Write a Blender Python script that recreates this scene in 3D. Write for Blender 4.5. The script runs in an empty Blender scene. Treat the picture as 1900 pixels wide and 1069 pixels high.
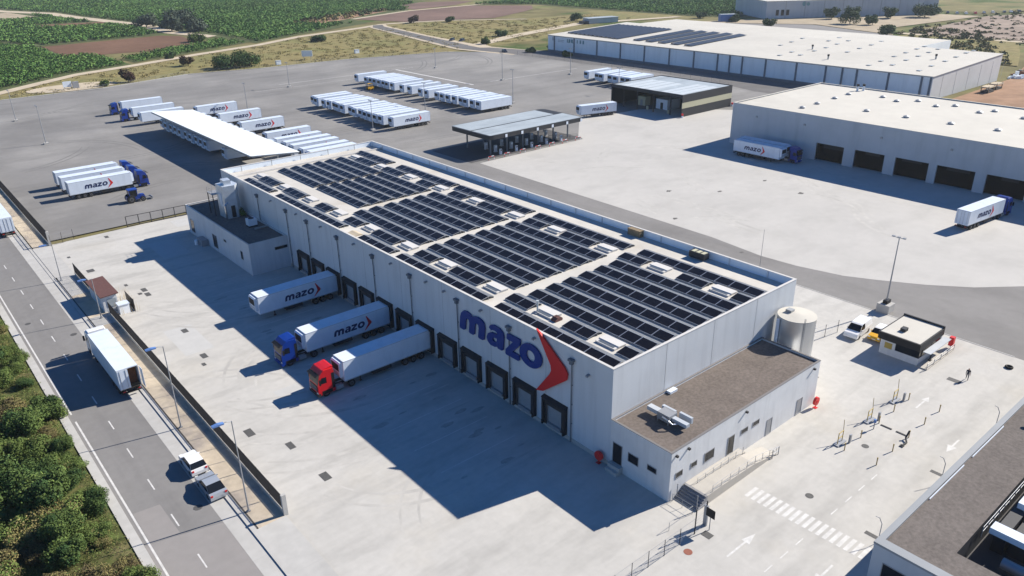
import bpy, bmesh, math, random
import numpy as np
from mathutils import Vector, Matrix
S = bpy.context.scene
COL = S.collection
RAD = math.radians
rng = random.Random(7)

# ------------------------------------------------------------------ camera
cam = bpy.data.cameras.new('camera'); CAM = bpy.data.objects.new('camera', cam); COL.objects.link(CAM)
_d = Vector((0.58765378, 0.69797775, -0.40925554)); _r = Vector((0.7607878, -0.64884595, -0.0141726)); _u = Vector((0.27543596, 0.30302804, 0.91230973))
M = Matrix.Identity(4)
for i in range(3):
    M[i][0] = _r[i]; M[i][1] = _u[i]; M[i][2] = -_d[i]
M[0][3], M[1][3], M[2][3] = -52.188, -46.006, 52.227
CAM.matrix_world = M
cam.sensor_width = 36; cam.lens = 1433.6 / 1900 * 36; cam.clip_start = 1; cam.clip_end = 6000
S.camera = CAM

# ------------------------------------------------------------------ sky, sun, exposure
SUN_DIR = Vector((1.456, -0.334, 1.0)).normalized()
elev = math.asin(SUN_DIR.z); rot = math.atan2(SUN_DIR.x, SUN_DIR.y)
W = bpy.data.worlds.new('World'); S.world = W; W.use_nodes = True
nt = W.node_tree; nt.nodes.clear()
sky = nt.nodes.new('ShaderNodeTexSky'); sky.sky_type = 'NISHITA'; sky.sun_disc = False
sky.sun_elevation = elev; sky.sun_rotation = rot; sky.air_density = 1.0; sky.dust_density = 0.0; sky.ozone_density = 2.5
bg = nt.nodes.new('ShaderNodeBackground'); bg.inputs['Strength'].default_value = 0.060
out = nt.nodes.new('ShaderNodeOutputWorld')
hs = nt.nodes.new('ShaderNodeHueSaturation'); hs.inputs['Saturation'].default_value = 1.3
nt.links.new(sky.outputs[0], hs.inputs['Color']); tn = nt.nodes.new('ShaderNodeMix'); tn.data_type = 'RGBA'; tn.blend_type = 'MULTIPLY'; tn.inputs['Factor'].default_value = 1.0; tn.inputs['B'].default_value = (0.88, 0.95, 1.15, 1)
nt.links.new(hs.outputs[0], tn.inputs['A']); nt.links.new(tn.outputs['Result'], bg.inputs[0]); nt.links.new(bg.outputs[0], out.inputs[0])
sun = bpy.data.lights.new('sun', 'SUN'); sun.energy = 5.0; sun.angle = RAD(0.5); sun.color = (1.0, 0.935, 0.83)
so = bpy.data.objects.new('sun', sun); COL.objects.link(so)
so.rotation_euler = SUN_DIR.to_track_quat('Z', 'Y').to_euler(); so.location = (0, 0, 200)
S.view_settings.view_transform = 'Standard'; S.view_settings.look = 'None'
S.view_settings.exposure = 0.86; S.view_settings.gamma = 1.0

# ------------------------------------------------------------------ materials
def mat(name, col, rough=0.8, var=0.0, scale=1.0, var2=0.0, scale2=0.1, metal=0.0, spec=0.3, stretch=None, joints=None, tint=None, obj=False, bump=0.0, streaks=0.0, alpha=None):
    m = bpy.data.materials.new(name); m.use_nodes = True
    t = m.node_tree; N = t.nodes; L = t.links
    b = N['Principled BSDF']
    b.inputs['Roughness'].default_value = rough; b.inputs['Metallic'].default_value = metal
    b.inputs['Specular IOR Level'].default_value = spec
    c4 = (col[0], col[1], col[2], 1)
    b.inputs['Base Color'].default_value = c4
    if var or var2 or joints or streaks or tint:
        if obj:
            co = N.new('ShaderNodeTexCoord').outputs['Object']
        else:
            co = N.new('ShaderNodeNewGeometry').outputs['Position']
        rgb = N.new('ShaderNodeRGB'); rgb.outputs[0].default_value = c4
        cur = rgb.outputs[0]
        def noise(sc, det=4, mp=None):
            n = N.new('ShaderNodeTexNoise'); n.inputs['Scale'].default_value = sc; n.inputs['Detail'].default_value = det; n.inputs['Roughness'].default_value = 0.6
            src = co
            if mp:
                q = N.new('ShaderNodeMapping'); q.inputs['Scale'].default_value = mp; L.new(src, q.inputs[0]); src = q.outputs[0]
            L.new(src, n.inputs['Vector']); return n.outputs['Fac']
        def mul(cur, fac, lo, hi, fl=0.3, fh=0.7):
            r = N.new('ShaderNodeMapRange'); r.inputs['From Min'].default_value = fl; r.inputs['From Max'].default_value = fh
            r.inputs['To Min'].default_value = lo; r.inputs['To Max'].default_value = hi; L.new(fac, r.inputs['Value'])
            x = N.new('ShaderNodeVectorMath'); x.operation = 'SCALE'; L.new(cur, x.inputs[0]); L.new(r.outputs[0], x.inputs['Scale']); return x.outputs[0]
        if tint:      # patches of a second colour
            f = noise(tint[1], 5)
            r = N.new('ShaderNodeMapRange'); r.inputs['From Min'].default_value = tint[2]; r.inputs['From Max'].default_value = tint[3]; L.new(f, r.inputs['Value'])
            mx = N.new('ShaderNodeMix'); mx.data_type = 'RGBA'; L.new(r.outputs[0], mx.inputs['Factor']); L.new(cur, mx.inputs['A'])
            mx.inputs['B'].default_value = (*tint[0], 1); cur = mx.outputs['Result']
        if var: cur = mul(cur, noise(scale), 1 - var, 1 + var)
        if var2: cur = mul(cur, noise(scale2, 3), 1 - var2, 1 + var2)
        if streaks:
            cur = mul(cur, noise(1.0, 3, stretch or (0.05, 0.6, 0.3)), 1 - streaks, 1.0, 0.32, 0.52)
        if joints:    # (spacing x, spacing y, half width, darkening)
            sx = N.new('ShaderNodeSeparateXYZ'); L.new(co, sx.inputs[0])
            for ax, sp in ((0, joints[0]), (1, joints[1])):
                if not sp: continue
                a = N.new('ShaderNodeMath'); a.operation = 'PINGPONG'; a.inputs[1].default_value = sp / 2; L.new(sx.outputs[ax], a.inputs[0])
                k = N.new('ShaderNodeMath'); k.operation = 'GREATER_THAN'; k.inputs[1].default_value = joints[2]; L.new(a.outputs[0], k.inputs[0])
                cur = mul(cur, k.outputs[0], 1 - joints[3], 1.0, 0, 1)
        L.new(cur, b.inputs['Base Color'])
        if bump:
            bp = N.new('ShaderNodeBump'); bp.inputs['Strength'].default_value = bump; L.new(noise(scale * 2), bp.inputs['Height']); L.new(bp.outputs[0], b.inputs['Normal'])
    if alpha is not None: b.inputs['Alpha'].default_value = alpha
    return m
MT = {}
def defm(k, *a, **kw): MT[k] = mat(k, *a, **kw)
defm('ground_earth', (0.17, 0.15, 0.07), 0.95, 0.25, 0.05, 0.3, 0.008, tint=((0.07, 0.10, 0.03), 0.02, 0.5, 0.62), spec=0.05)
defm('apron_concrete', (0.448, 0.433, 0.404), 0.85, 0.05, 1.1, 0.06, 0.09, streaks=0.15, stretch=(0.07, 0.34, 0.3), joints=(5.0, 5.0, 0.02, 0.05), tint=((0.455, 0.425, 0.37), 0.05, 0.55, 0.78), spec=0.2)
defm('yard_concrete', (0.43, 0.415, 0.39), 0.85, 0.03, 0.5, 0.05, 0.05, streaks=0.08, stretch=(0.10, 0.16, 0.2), joints=(6.0, 6.0, 0.02, 0.03), spec=0.2)
defm('yard_asphalt', (0.205, 0.198, 0.19), 0.9, 0.05, 0.6, 0.16, 0.035, streaks=0.14, stretch=(0.02, 0.12, 0.2), tint=((0.26, 0.25, 0.235), 0.018, 0.5, 0.66), spec=0.2)
defm('road_asphalt', (0.20, 0.193, 0.187), 0.9, 0.06, 0.8, 0.08, 0.05, streaks=0.10, stretch=(0.5, 0.03, 0.2), spec=0.2)
defm('loop_asphalt', (0.205, 0.197, 0.19), 0.9, 0.05, 0.7, 0.10, 0.06, streaks=0.14, stretch=(0.12, 0.03, 0.2), spec=0.2)
defm('estate_asphalt', (0.13, 0.125, 0.122), 0.9, 0.08, 0.3, 0.15, 0.03, spec=0.2)
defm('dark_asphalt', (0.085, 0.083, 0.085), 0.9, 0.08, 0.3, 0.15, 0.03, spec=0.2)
defm('lane_concrete', (0.41, 0.40, 0.38), 0.9, 0.06, 0.8, 0.08, 0.1, joints=(0, 4.0, 0.02, 0.12), spec=0.2)
defm('patch_asphalt', (0.25, 0.235, 0.225), 0.9, 0.05, 0.8, spec=0.2)
defm('tan_soil', (0.50, 0.425, 0.325), 0.95, 0.08, 1.2, 0.10, 0.15, tint=((0.36, 0.31, 0.26), 0.2, 0.52, 0.64), spec=0.1)
defm('dirt_track', (0.46, 0.39, 0.29), 0.95, 0.12, 0.2, spec=0.1)
defm('pale_soil', (0.36, 0.30, 0.215), 0.95, 0.15, 0.1, spec=0.1)
defm('brown_soil', (0.155, 0.092, 0.062), 0.95, 0.12, 0.3, 0.15, 0.03, spec=0.05)
defm('purple_soil', (0.17, 0.115, 0.095), 0.95, 0.10, 0.3, 0.2, 0.02, spec=0.05)
defm('red_soil', (0.30, 0.19, 0.125), 0.95, 0.12, 0.2, 0.15, 0.05, spec=0.05)
defm('dry_grass', (0.245, 0.205, 0.095), 0.95, 0.20, 0.25, 0.18, 0.035, tint=((0.15, 0.145, 0.06), 0.035, 0.42, 0.66), spec=0.05)
defm('orchard_soil', (0.085, 0.10, 0.045), 0.95, 0.2, 0.2, spec=0.05)
defm('scrub_soil', (0.080, 0.092, 0.032), 0.95, 0.35, 0.9, 0.3, 0.15, tint=((0.13, 0.115, 0.055), 0.3, 0.52, 0.66), spec=0.05)
defm('road_paint', (0.55, 0.54, 0.52), 0.7, 0.14, 1.5)
defm('wall_panel', (0.545, 0.57, 0.60), 0.55, 0.03, 0.25, 0.03, 0.06, spec=0.3, streaks=0.09, stretch=(0.9, 0.9, 0.07))
defm('annex_wall', (0.52, 0.545, 0.575), 0.65, 0.04, 0.5, 0.03, 0.1, streaks=0.10, stretch=(1.0, 1.0, 0.09))
defm('white_wall', (0.60, 0.605, 0.61), 0.75, 0.05, 0.6, streaks=0.08, stretch=(1.2, 1.2, 0.12))
defm('roof_sheet', (0.50, 0.475, 0.43), 0.8, 0.06, 0.5, 0.08, 0.08, tint=((0.42, 0.38, 0.32), 0.12, 0.55, 0.75))
defm('pale_roof', (0.50, 0.475, 0.42), 0.8, 0.04, 0.3, 0.06, 0.04, joints=(7.5, 0, 0.03, 0.06))
defm('canopy_sheet', (0.72, 0.76, 0.78), 0.45, 0.03, 0.3)
defm('station_roof', (0.37, 0.41, 0.43), 0.5, 0.04, 0.4, 0.14, 0.09, stretch=(0.05, 0.3, 1), streaks=0.2)
defm('roof_light_sheet', (0.50, 0.54, 0.56), 0.5, 0.04, 0.4)
defm('gravel', (0.150, 0.127, 0.112), 0.95, 0.22, 3.2, 0.10, 0.25, bump=0.3, spec=0.1)
defm('grey_gravel', (0.150, 0.132, 0.120), 0.95, 0.2, 3.2, 0.10, 0.25, bump=0.3, spec=0.1)
defm('coping', (0.56, 0.54, 0.51), 0.5, 0.04, 0.6)
defm('solar_glass', (0.007, 0.0065, 0.009), 0.15, spec=0.13)
defm('deflector', (0.135, 0.14, 0.15), 0.5, metal=0.0, var=0.06, scale=1.0)
defm('smoked_pane', (0.10, 0.115, 0.13), 0.3)
defm('far_solar', (0.035, 0.038, 0.045), 0.4, 0.15, 0.5, spec=0.3)
defm('aluminium', (0.62, 0.63, 0.65), 0.35, metal=0.7)
defm('bright_steel', (0.55, 0.57, 0.60), 0.22, metal=0.95, var=0.06, scale=0.8)
defm('tank_steel', (0.62, 0.62, 0.61), 0.38, metal=0.75, var=0.04, scale=0.6)
defm('galvanised', (0.36, 0.37, 0.38), 0.5, metal=0.5, var=0.05, scale=2)
defm('trailer_white', (0.64, 0.70, 0.78), 0.35, 0.03, 0.8, spec=0.4, obj=True, streaks=0.07, stretch=(0.9, 0.9, 0.3))
defm('trailer_grey', (0.43, 0.46, 0.50), 0.45, 0.05, 1.0, obj=True)
defm('chassis_dark', (0.025, 0.025, 0.028), 0.7)
defm('black_plastic', (0.010, 0.010, 0.012), 0.6)
defm('dock_black', (0.018, 0.020, 0.024), 0.65, 0.15, 1.5)
defm('dark_cladding', (0.028, 0.029, 0.033), 0.6, 0.05, 0.4)
defm('cream_cladding', (0.45, 0.43, 0.30), 0.7, 0.04, 0.4)
defm('rubber', (0.018, 0.018, 0.018), 0.85)
defm('dark_glass', (0.010, 0.012, 0.016), 0.08, spec=0.35)
defm('cab_blue', (0.005, 0.036, 0.25), 0.3, spec=0.5)
defm('cab_red', (0.55, 0.012, 0.016), 0.3, spec=0.5)
defm('vehicle_white', (0.75, 0.75, 0.75), 0.3, spec=0.5)
defm('vehicle_silver', (0.42, 0.45, 0.49), 0.28, metal=0.35, spec=0.5)
defm('vehicle_yellow', (0.75, 0.40, 0.02), 0.35, spec=0.5)
defm('vehicle_dark', (0.03, 0.035, 0.05), 0.3, spec=0.5)
defm('tail_red', (0.5, 0.02, 0.02), 0.3)
defm('lamp_clear', (0.75, 0.75, 0.7), 0.2)
defm('letter_blue', (0.006, 0.034, 0.20), 0.4)
defm('letter_navy', (0.02, 0.028, 0.09), 0.45)
defm('chevron_red', (0.60, 0.02, 0.02), 0.4)
defm('signal_red', (0.62, 0.03, 0.03), 0.45)
defm('signal_yellow', (0.40, 0.29, 0.07), 0.5)
defm('lamp_blue', (0.10, 0.19, 0.42), 0.4)
defm('post_grey', (0.30, 0.31, 0.33), 0.5, metal=0.4)
defm('fence_dark', (0.030, 0.030, 0.034), 0.7)
defm('brick_roof', (0.12, 0.058, 0.052), 0.9, 0.2, 4.0)
defm('wood', (0.22, 0.165, 0.10), 0.8, 0.2, 2.0)
defm('rust_scrap', (0.17, 0.075, 0.04), 0.9, 0.3, 1.5)
defm('teal_letter', (0.13, 0.26, 0.28), 0.6)
defm('far_wall', (0.78, 0.81, 0.84), 0.6, 0.04, 0.15, streaks=0.08, stretch=(0.5, 0.5, 0.06))
defm('far_wall_grey', (0.43, 0.455, 0.485), 0.7, 0.05, 0.2, streaks=0.10, stretch=(0.4, 0.4, 0.06))
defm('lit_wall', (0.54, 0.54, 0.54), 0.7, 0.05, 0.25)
defm('parapet_metal', (0.17, 0.16, 0.155), 0.6)
defm('pilaster', (0.12, 0.14, 0.17), 0.6)
defm('leaf_dark', (0.035, 0.070, 0.022), 0.8, 0.25, 1.3, spec=0.15)
defm('leaf_mid', (0.066, 0.103, 0.028), 0.8, 0.25, 1.3, spec=0.15)
defm('leaf_light', (0.115, 0.160, 0.042), 0.8, 0.25, 1.3, spec=0.15)
defm('leaf_olive', (0.19, 0.165, 0.065), 0.85, 0.25, 1.3, spec=0.15)
defm('crop_dark', (0.065, 0.135, 0.034), 0.85, 0.2, 0.3, 0.25, 0.012, spec=0.1)
defm('crop_mid', (0.095, 0.185, 0.046), 0.85, 0.2, 0.3, 0.25, 0.012, spec=0.1)
defm('crop_light', (0.135, 0.225, 0.06), 0.85, 0.2, 0.3, 0.25, 0.012, spec=0.1)
defm('straw_grass', (0.27, 0.225, 0.10), 0.9, 0.25, 0.3, spec=0.1)
defm('leaf_rust', (0.105, 0.085, 0.045), 0.85, 0.25, 1.3, spec=0.1)
defm('leaf_plum', (0.045, 0.022, 0.020), 0.85, 0.25, 1.3, spec=0.1)
defm('bark', (0.09, 0.065, 0.045), 0.9, 0.2, 5)
defm('straw', (0.40, 0.31, 0.17), 0.9)
defm('skin', (0.50, 0.30, 0.22), 0.6)
defm('cloth_navy', (0.025, 0.03, 0.05), 0.85)
defm('cloth_grey', (0.10, 0.10, 0.11), 0.85)
defm('hair', (0.02, 0.015, 0.01), 0.7)
defm('manhole_iron', (0.085, 0.083, 0.08), 0.7, 0.15, 4)
defm('manhole_red', (0.25, 0.09, 0.06), 0.7, 0.15, 4)
defm('stain', (0.10, 0.095, 0.09), 0.9)

# ------------------------------------------------------------------ mesh building helpers
class MB:
    def __init__(s): s.v = []; s.f = []; s.m = []; s.sm = []
    def add(s, vs, fs, mi=0, smooth=False):
        o = len(s.v); s.v += [tuple(p) for p in vs]
        for f in fs: s.f.append([i + o for i in f]); s.m.append(mi); s.sm.append(smooth)
        return s
    def box(s, x0, x1, y0, y1, z0, z1, mi=0, mtop=None, skip=''):
        vs = [(x0,y0,z0),(x1,y0,z0),(x1,y1,z0),(x0,y1,z0),(x0,y0,z1),(x1,y0,z1),(x1,y1,z1),(x0,y1,z1)]
        F = {'b': [0,3,2,1], 't': [4,5,6,7], 'y-': [0,1,5,4], 'x+': [1,2,6,5], 'y+': [2,3,7,6], 'x-': [3,0,4,7]}
        sk = skip.split()
        for k, f in F.items():
            if k in sk: continue
            s.add([vs[i] for i in f], [[0,1,2,3]], mtop if (k == 't' and mtop is not None) else mi)
        return s
    def prism(s, pts, z0, z1, mi=0, mtop=None):      # vertical extrusion of a plan outline (ccw)
        n = len(pts)
        s.add([(p[0], p[1], z1) for p in pts], [list(range(n))], mi if mtop is None else mtop)
        s.add([(p[0], p[1], z0) for p in pts], [list(range(n))[::-1]], mi)
        for i in range(n):
            a, b = pts[i], pts[(i+1) % n]
            s.add([(a[0],a[1],z0),(b[0],b[1],z0),(b[0],b[1],z1),(a[0],a[1],z1)], [[0,1,2,3]], mi)
        return s
    def side(s, prof, y0, y1, mi=0, mis=None):       # extrude a profile in (x, z) along y; prof ccw seen from -y
        n = len(prof)
        s.add([(p[0], y0, p[1]) for p in prof], [list(range(n))], mi)
        s.add([(p[0], y1, p[1]) for p in prof], [list(range(n))[::-1]], mi)
        for i in range(n):
            a, b = prof[i], prof[(i+1) % n]
            s.add([(a[0],y0,a[1]),(a[0],y1,a[1]),(b[0],y1,b[1]),(b[0],y0,b[1])], [[0,1,2,3]], mi if mis is None else mis[i])
        return s
    def cyl(s, p0, p1, r0, r1=None, n=10, mi=0, cap=True, mcap=None):
        r1 = r0 if r1 is None else r1
        p0 = Vector(p0); p1 = Vector(p1); d = (p1 - p0).normalized()
        a = d.orthogonal().normalized(); b = d.cross(a)
        A = []; B = []
        for i in range(n):
            t = 2 * math.pi * i / n; e = a * math.cos(t) + b * math.sin(t)
            A.append(p0 + e * r0); B.append(p1 + e * r1)
        s.add(A + B, [[i, (i+1) % n, n + (i+1) % n, n + i] for i in range(n)], mi, True)
        if cap:
            mc = mi if mcap is None else mcap
            s.add(B, [list(range(n))], mc); s.add(A, [list(range(n))[::-1]], mc)
        return s
    def quad(s, a, b, c, d, mi=0): return s.add([a, b, c, d], [[0,1,2,3]], mi)
    def tube(s, pts, r, n=6, mi=0):
        for i in range(len(pts) - 1): s.cyl(pts[i], pts[i+1], r, r, n, mi)
        return s
    def mesh(s, name, mats):
        me = bpy.data.meshes.new(name); me.from_pydata(s.v, [], s.f)
        for m in mats: me.materials.append(MT[m])
        me.polygons.foreach_set('material_index', s.m); me.polygons.foreach_set('use_smooth', s.sm)
        me.update(); return me
    def build(s, name, mats, parent=None, loc=None, rz=None):
        if isinstance(mats, str): mats = [mats]
        return link(name, s.mesh(name, mats), parent, loc, rz)
def link(name, data, parent=None, loc=None, rz=None):
    o = bpy.data.objects.new(name, data); COL.objects.link(o)
    if parent is not None: o.parent = parent
    if loc is not None: o.location = loc
    if rz is not None: o.rotation_euler = (0, 0, rz)
    return o
def tag(o, label, cat, group=None, kind=None):
    if label: o['label'] = label
    if cat: o['category'] = cat
    if group: o['group'] = group
    if kind: o['kind'] = kind
    return o
def thing(name, label, cat, loc=(0,0,0), rz=0, group=None):
    return tag(link(name, None, None, loc, rz), label, cat, group)
KIDS = {}
def kids(o): return list(o.children)
def copy_tree(o, loc=None, rz=None, label=None, group=None, parent=None):
    c = o.copy(); COL.objects.link(c)
    if parent is not None: c.parent = parent
    for ch in kids(o): copy_tree(ch, parent=c)
    if loc is not None: c.location = loc
    if rz is not None: c.rotation_euler = (0, 0, rz)
    if label: c['label'] = label
    if group: c['group'] = group
    return c
def struct(name, mb, mats, label=None):
    o = mb.build(name, mats); o['kind'] = 'structure'
    if label: o['label'] = label
    return o
def sheet(name, pts, z, m):
    b = MB(); b.add([(p[0], p[1], z) for p in pts], [list(range(len(pts)))])
    return struct(name, b, m)
ORD = ['first','second','third','fourth','fifth','sixth','seventh','eighth','ninth','tenth','eleventh','twelfth','thirteenth','fourteenth','fifteenth','sixteenth','seventeenth','eighteenth','nineteenth','twentieth','twenty-first','twenty-second','twenty-third','twenty-fourth','twenty-fifth','twenty-sixth','twenty-seventh','twenty-eighth','twenty-ninth','thirtieth']
def ordn(i):
    if i < 30: return ORD[i]
    t = ['', '', '', 'thirty', 'forty', 'fifty', 'sixty', 'seventy', 'eighty', 'ninety']
    n = i + 1; tens, u = divmod(n, 10)
    tn = {10: 'hundred'}.get(tens) or t[tens]
    return (tn[:-1] + 'ieth') if u == 0 and tn.endswith('y') else tn + '-' + ORD[u - 1] if u else tn

# ------------------------------------------------------------------ lettering (outlines in x-height units, upright)
def circ(cx, cy, rx, ry, n=28): return [(cx + rx * math.cos(2*math.pi*i/n), cy + ry * math.sin(2*math.pi*i/n)) for i in range(n)]
GL = {
 'm': ([[(0,.05),(0,.58),(.05,.8),(.18,.95),(.4,1.0),(.62,.96),(.77,.86),(.95,.96),(1.18,1.0),(1.42,.96),(1.6,.84),(1.68,.62),(1.68,.05),(1.60,0),(1.36,0),(1.30,.05),(1.30,.50),(1.26,.63),(1.16,.68),(1.06,.63),(1.02,.50),(1.02,.05),(.96,0),(.72,0),(.66,.05),(.66,.50),(.62,.63),(.52,.68),(.42,.63),(.38,.50),(.38,.05),(.32,0),(.06,0)]], 1.68),
 'a': ([[(.10,.78),(.16,.92),(.38,1.0),(.70,.98),(.92,.86),(1.0,.66),(1.0,.04),(.95,0),(.72,0),(.66,.06),(.52,-.01),(.26,-.02),(.07,.10),(0,.28),(.06,.48),(.24,.60),(.50,.63),(.62,.64),(.60,.73),(.48,.77),(.34,.75),(.26,.70)],
        [(.62,.44),(.45,.43),(.36,.36),(.36,.26),(.46,.21),(.58,.26),(.62,.34)]], 1.0),
 'z': ([[(.0,.98),(.05,1.0),(.93,1.0),(.98,.95),(.98,.74),(.48,.27),(.95,.27),(1.0,.22),(1.0,.05),(.95,0),(.03,0),(-.02,.05),(-.02,.24),(.47,.73),(.04,.73),(0,.77)]], 1.0),
 'o': ([circ(.60,.5,.62,.53), circ(.60,.5,.25,.25)], 1.22),
 'chev': ([[(.05,1.72),(.16,1.66),(1.18,.52),(1.24,.36),(1.14,.22),(-.05,-.72),(-.12,-.68),(.52,.28),(.54,.42),(.50,.56),(.02,1.64)]], 1.2),
}
def glyph_mesh(items, depth, m):     # items: (glyph, x, y, sx, sy, shear); text lies in local x (right), z (up), front towards -y
    cu = bpy.data.curves.new('outline', 'CURVE'); cu.dimensions = '2D'; cu.fill_mode = 'BOTH'; cu.extrude = depth / 2
    for g, x, y, sx, sy, sh in items:
        for c in GL[g][0]:
            sp = cu.splines.new('POLY'); sp.points.add(len(c) - 1)
            for p, q in zip(sp.points, c): p.co = (x + q[0] * sx + sh * q[1] * sy, y + q[1] * sy, 0, 1)
            sp.use_cyclic_u = True
    o = bpy.data.objects.new('outline', cu); COL.objects.link(o)
    me = bpy.data.meshes.new_from_object(o)
    bpy.data.objects.remove(o); bpy.data.curves.remove(cu)
    me.transform(Matrix.Rotation(math.pi / 2, 4, 'X'))
    me.materials.clear(); me.materials.append(MT[m])
    for p in me.polygons: p.use_smooth = False
    return me
def word(h, sh=0.18):      # "mazo" with letters of x-height h; returns items and the total width
    x = 0; it = []
    for g, gap in (('m', .14), ('a', .12), ('z', .14), ('o', .0)):
        it.append((g, x, 0, h, h, sh)); x += (GL[g][1] + gap) * h
    return it, x

defm('weathered_wall', (0.26, 0.275, 0.29), 0.7, 0.05, 0.4)
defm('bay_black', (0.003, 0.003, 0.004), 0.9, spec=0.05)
defm('dark_stone', (0.22, 0.22, 0.23), 0.8, 0.1, 2)
defm('tree_grey', (0.085, 0.11, 0.075), 0.9, 0.2, 0.5, spec=0.1)
defm('tree_slate', (0.05, 0.066, 0.05), 0.9, 0.2, 0.5, spec=0.1)

defm('tyre_film', (0.420, 0.405, 0.377), 0.85, 0.10, 0.7, 0.12, 0.2, spec=0.2)
defm('oil_film', (0.33, 0.315, 0.29), 0.8, 0.15, 1.5, spec=0.25)
defm('yard_film', (0.165, 0.16, 0.155), 0.9, 0.1, 0.6, spec=0.2)
defm('slab_pale', (0.445, 0.44, 0.425), 0.85, 0.04, 0.7, spec=0.2)
defm('rim_dark', (0.10, 0.10, 0.105), 0.6, metal=0.3)

defm('pale_steel', (0.62, 0.66, 0.70), 0.3, metal=0.45, var=0.12, scale=1.2)
defm('pipe_grey', (0.17, 0.19, 0.21), 0.5, metal=0.2)

defm('door_grey', (0.26, 0.28, 0.30), 0.5, 0.08, 1.5)
defm('ramp_concrete', (0.41, 0.385, 0.345), 0.85, 0.06, 0.8)

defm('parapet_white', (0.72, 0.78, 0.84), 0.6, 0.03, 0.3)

defm('site_soil', (0.27, 0.215, 0.175), 0.95, 0.14, 0.12, 0.2, 0.03, spec=0.05)

# ================================================================== GROUND (the setting)
G = [(-2500,-800),(2500,-800),(2500,4000),(-2500,4000)]
sheet('ground', G, -0.25, 'ground_earth')
asph = [(-30.2,121),(-30.2,296),(-8,305),(28,306),(67,318),(97,311),(143,308),(193,294.5),(206,278),(212,262),(212,215),(217,187),(212,140),(206,119),(206,60),(206,-140),(58,-140),(58,13.5),(34,13.5),(34,121)]
sheet('asphalt_yard', asph, 0.0, 'yard_asphalt')
loop = [(34.6,13.4),(58.2,13.4),(58.2,-139),(180,-139),(205,-49.9),(180,-47.9),(125,-33.9),(98,-20.9),(84.8,-12.2),(78.5,-7.1),(73.8,-1.4),(69.9,4.9),(67.5,9.4),(65.7,17),(65.2,23.7),(66.7,35.5),(67.9,108.7),(60,111.4),(36,111.5)]
sheet('access_road', loop, 0.008, 'loop_asphalt')
conc = [(66.6,35.5),(65.1,23.7),(65.6,16.9),(67.4,9.3),(69.8,4.8),(73.7,-1.5),(78.4,-7.2),(84.7,-12.3),(98,-21),(125,-34),(180,-48),(205,-50),(205,100),(176,103),(171,104),(160,118),(150,126),(136,127),(127,131.5),(108,113),(106,109),(67.8,108.6)]
sheet('concrete_yard', conc, 0.016, 'yard_concrete')
apr = [(-30.2,-130),(58.2,-130),(58.2,13.4),(34.6,13.4),(34.6,108),(34.6,120.6),(-30.2,118.4)]
sheet('loading_apron', apr, 0.012, 'apron_concrete')
# street on the near side
sheet('street', [(-42.35,-60),(-35.3,-60),(-35.3,420),(-42.35,420)], 0.0, 'road_asphalt')
sheet('parking_lane', [(-35.3,-60),(-33.75,-60),(-33.75,420),(-35.3,420)], 0.004, 'lane_concrete')
kb = MB(); kb.box(-33.75,-33.25,-60,98,-.2,.11); kb.box(-33.75,-33.25,98,118,-.2,.05); kb.box(-33.75,-33.25,118,420,-.2,.11)
kb.box(-43.25,-42.35,-60,420,-.2,.12)
struct('kerb', kb, 'lane_concrete')
gu = MB(); gu.box(-33.25,-33.05,16,98,-.2,.05); struct('gutter', gu, 'dark_asphalt')  # thin dark strip behind the kerb
sw = MB()
for a, b in ((-60,15.8),(74,78),(89,99.5),(99.5,118),): sw.add([(-33.25 if a < 15 or a > 99 else -33.05,a,.1),(-30.2,a,.1),(-30.2,b,.1),(-33.25 if a < 15 or a > 99 else -33.05,b,.1)], [[0,1,2,3]])
struct('sidewalk', sw, 'lane_concrete')
sheet('planting_strip', [(-33.05,15.8),(-30.2,15.8),(-30.2,74),(-33.05,74)], 0.09, 'tan_soil')
sheet('planting_bed', [(-33.05,78),(-30.2,78),(-30.2,89),(-33.05,89)], 0.09, 'tan_soil')
sheet('verge', [(-33.05,118),(-30.2,118),(-30.2,420),(-33.05,420)], 0.09, 'tan_soil')
sheet('scrubland', [(-140,-60),(-43.25,-60),(-43.25,300),(-140,300)], 0.02, 'scrub_soil')
sheet('road_patch', [(-42.3,-60),(-35.32,-60),(-35.32,19.1),(-39.1,20.1),(-41.75,20.7),(-42.3,20.8)], 0.003, 'patch_asphalt')
sheet('road_patch', [(-41.75,20.8),(-39.1,20.5),(-39.2,26.1),(-41.75,26.4)], 0.004, 'patch_asphalt')
# country behind the yard
z = -0.20
def land(name, pts, m):
    global z
    z += 0.012
    return sheet(name, pts, z, m)
land('dry_grassland', [(-40,296),(-8,304),(28,305.5),(67,317.5),(97,310.5),(143,307.5),(193,294),(216,300),(224,335),(238,440),(172,426),(137,404),(96,388),(59,369),(30,357),(12,342),(-6,324),(-40,308)], 'dry_grass')
land('dry_meadow', [(225,300),(262,300),(345,345),(440,330),(440,395),(345,408),(302,440),(272,451),(250,453),(238,440),(230,370)], 'dry_grass')
land('orchard_floor', [(-120,300),(-6,326),(12,344),(30,360),(59,372),(57,425),(42,426),(42,490),(0,640),(-120,640)], 'orchard_soil')
land('bare_field', [(42.5,490),(114,500),(122,487),(115,433),(93,420),(57.6,425.5),(42.5,426)], 'brown_soil')
land('orchard_floor', [(60,395),(93,418),(116,431),(130,446),(140,420),(97,396),(62,378)], 'orchard_soil')
land('orchard_floor', [(0,640),(42,494),(114,504),(121,515),(124,580),(107,700),(100,770),(60,950),(-60,950)], 'orchard_soil')
land('pale_field', [(59,722),(91,720),(80,812),(40,812)], 'pale_soil')
land('bare_strip', [(70,631),(97,612),(112,618),(118,640),(75,650)], 'brown_soil')
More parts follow.
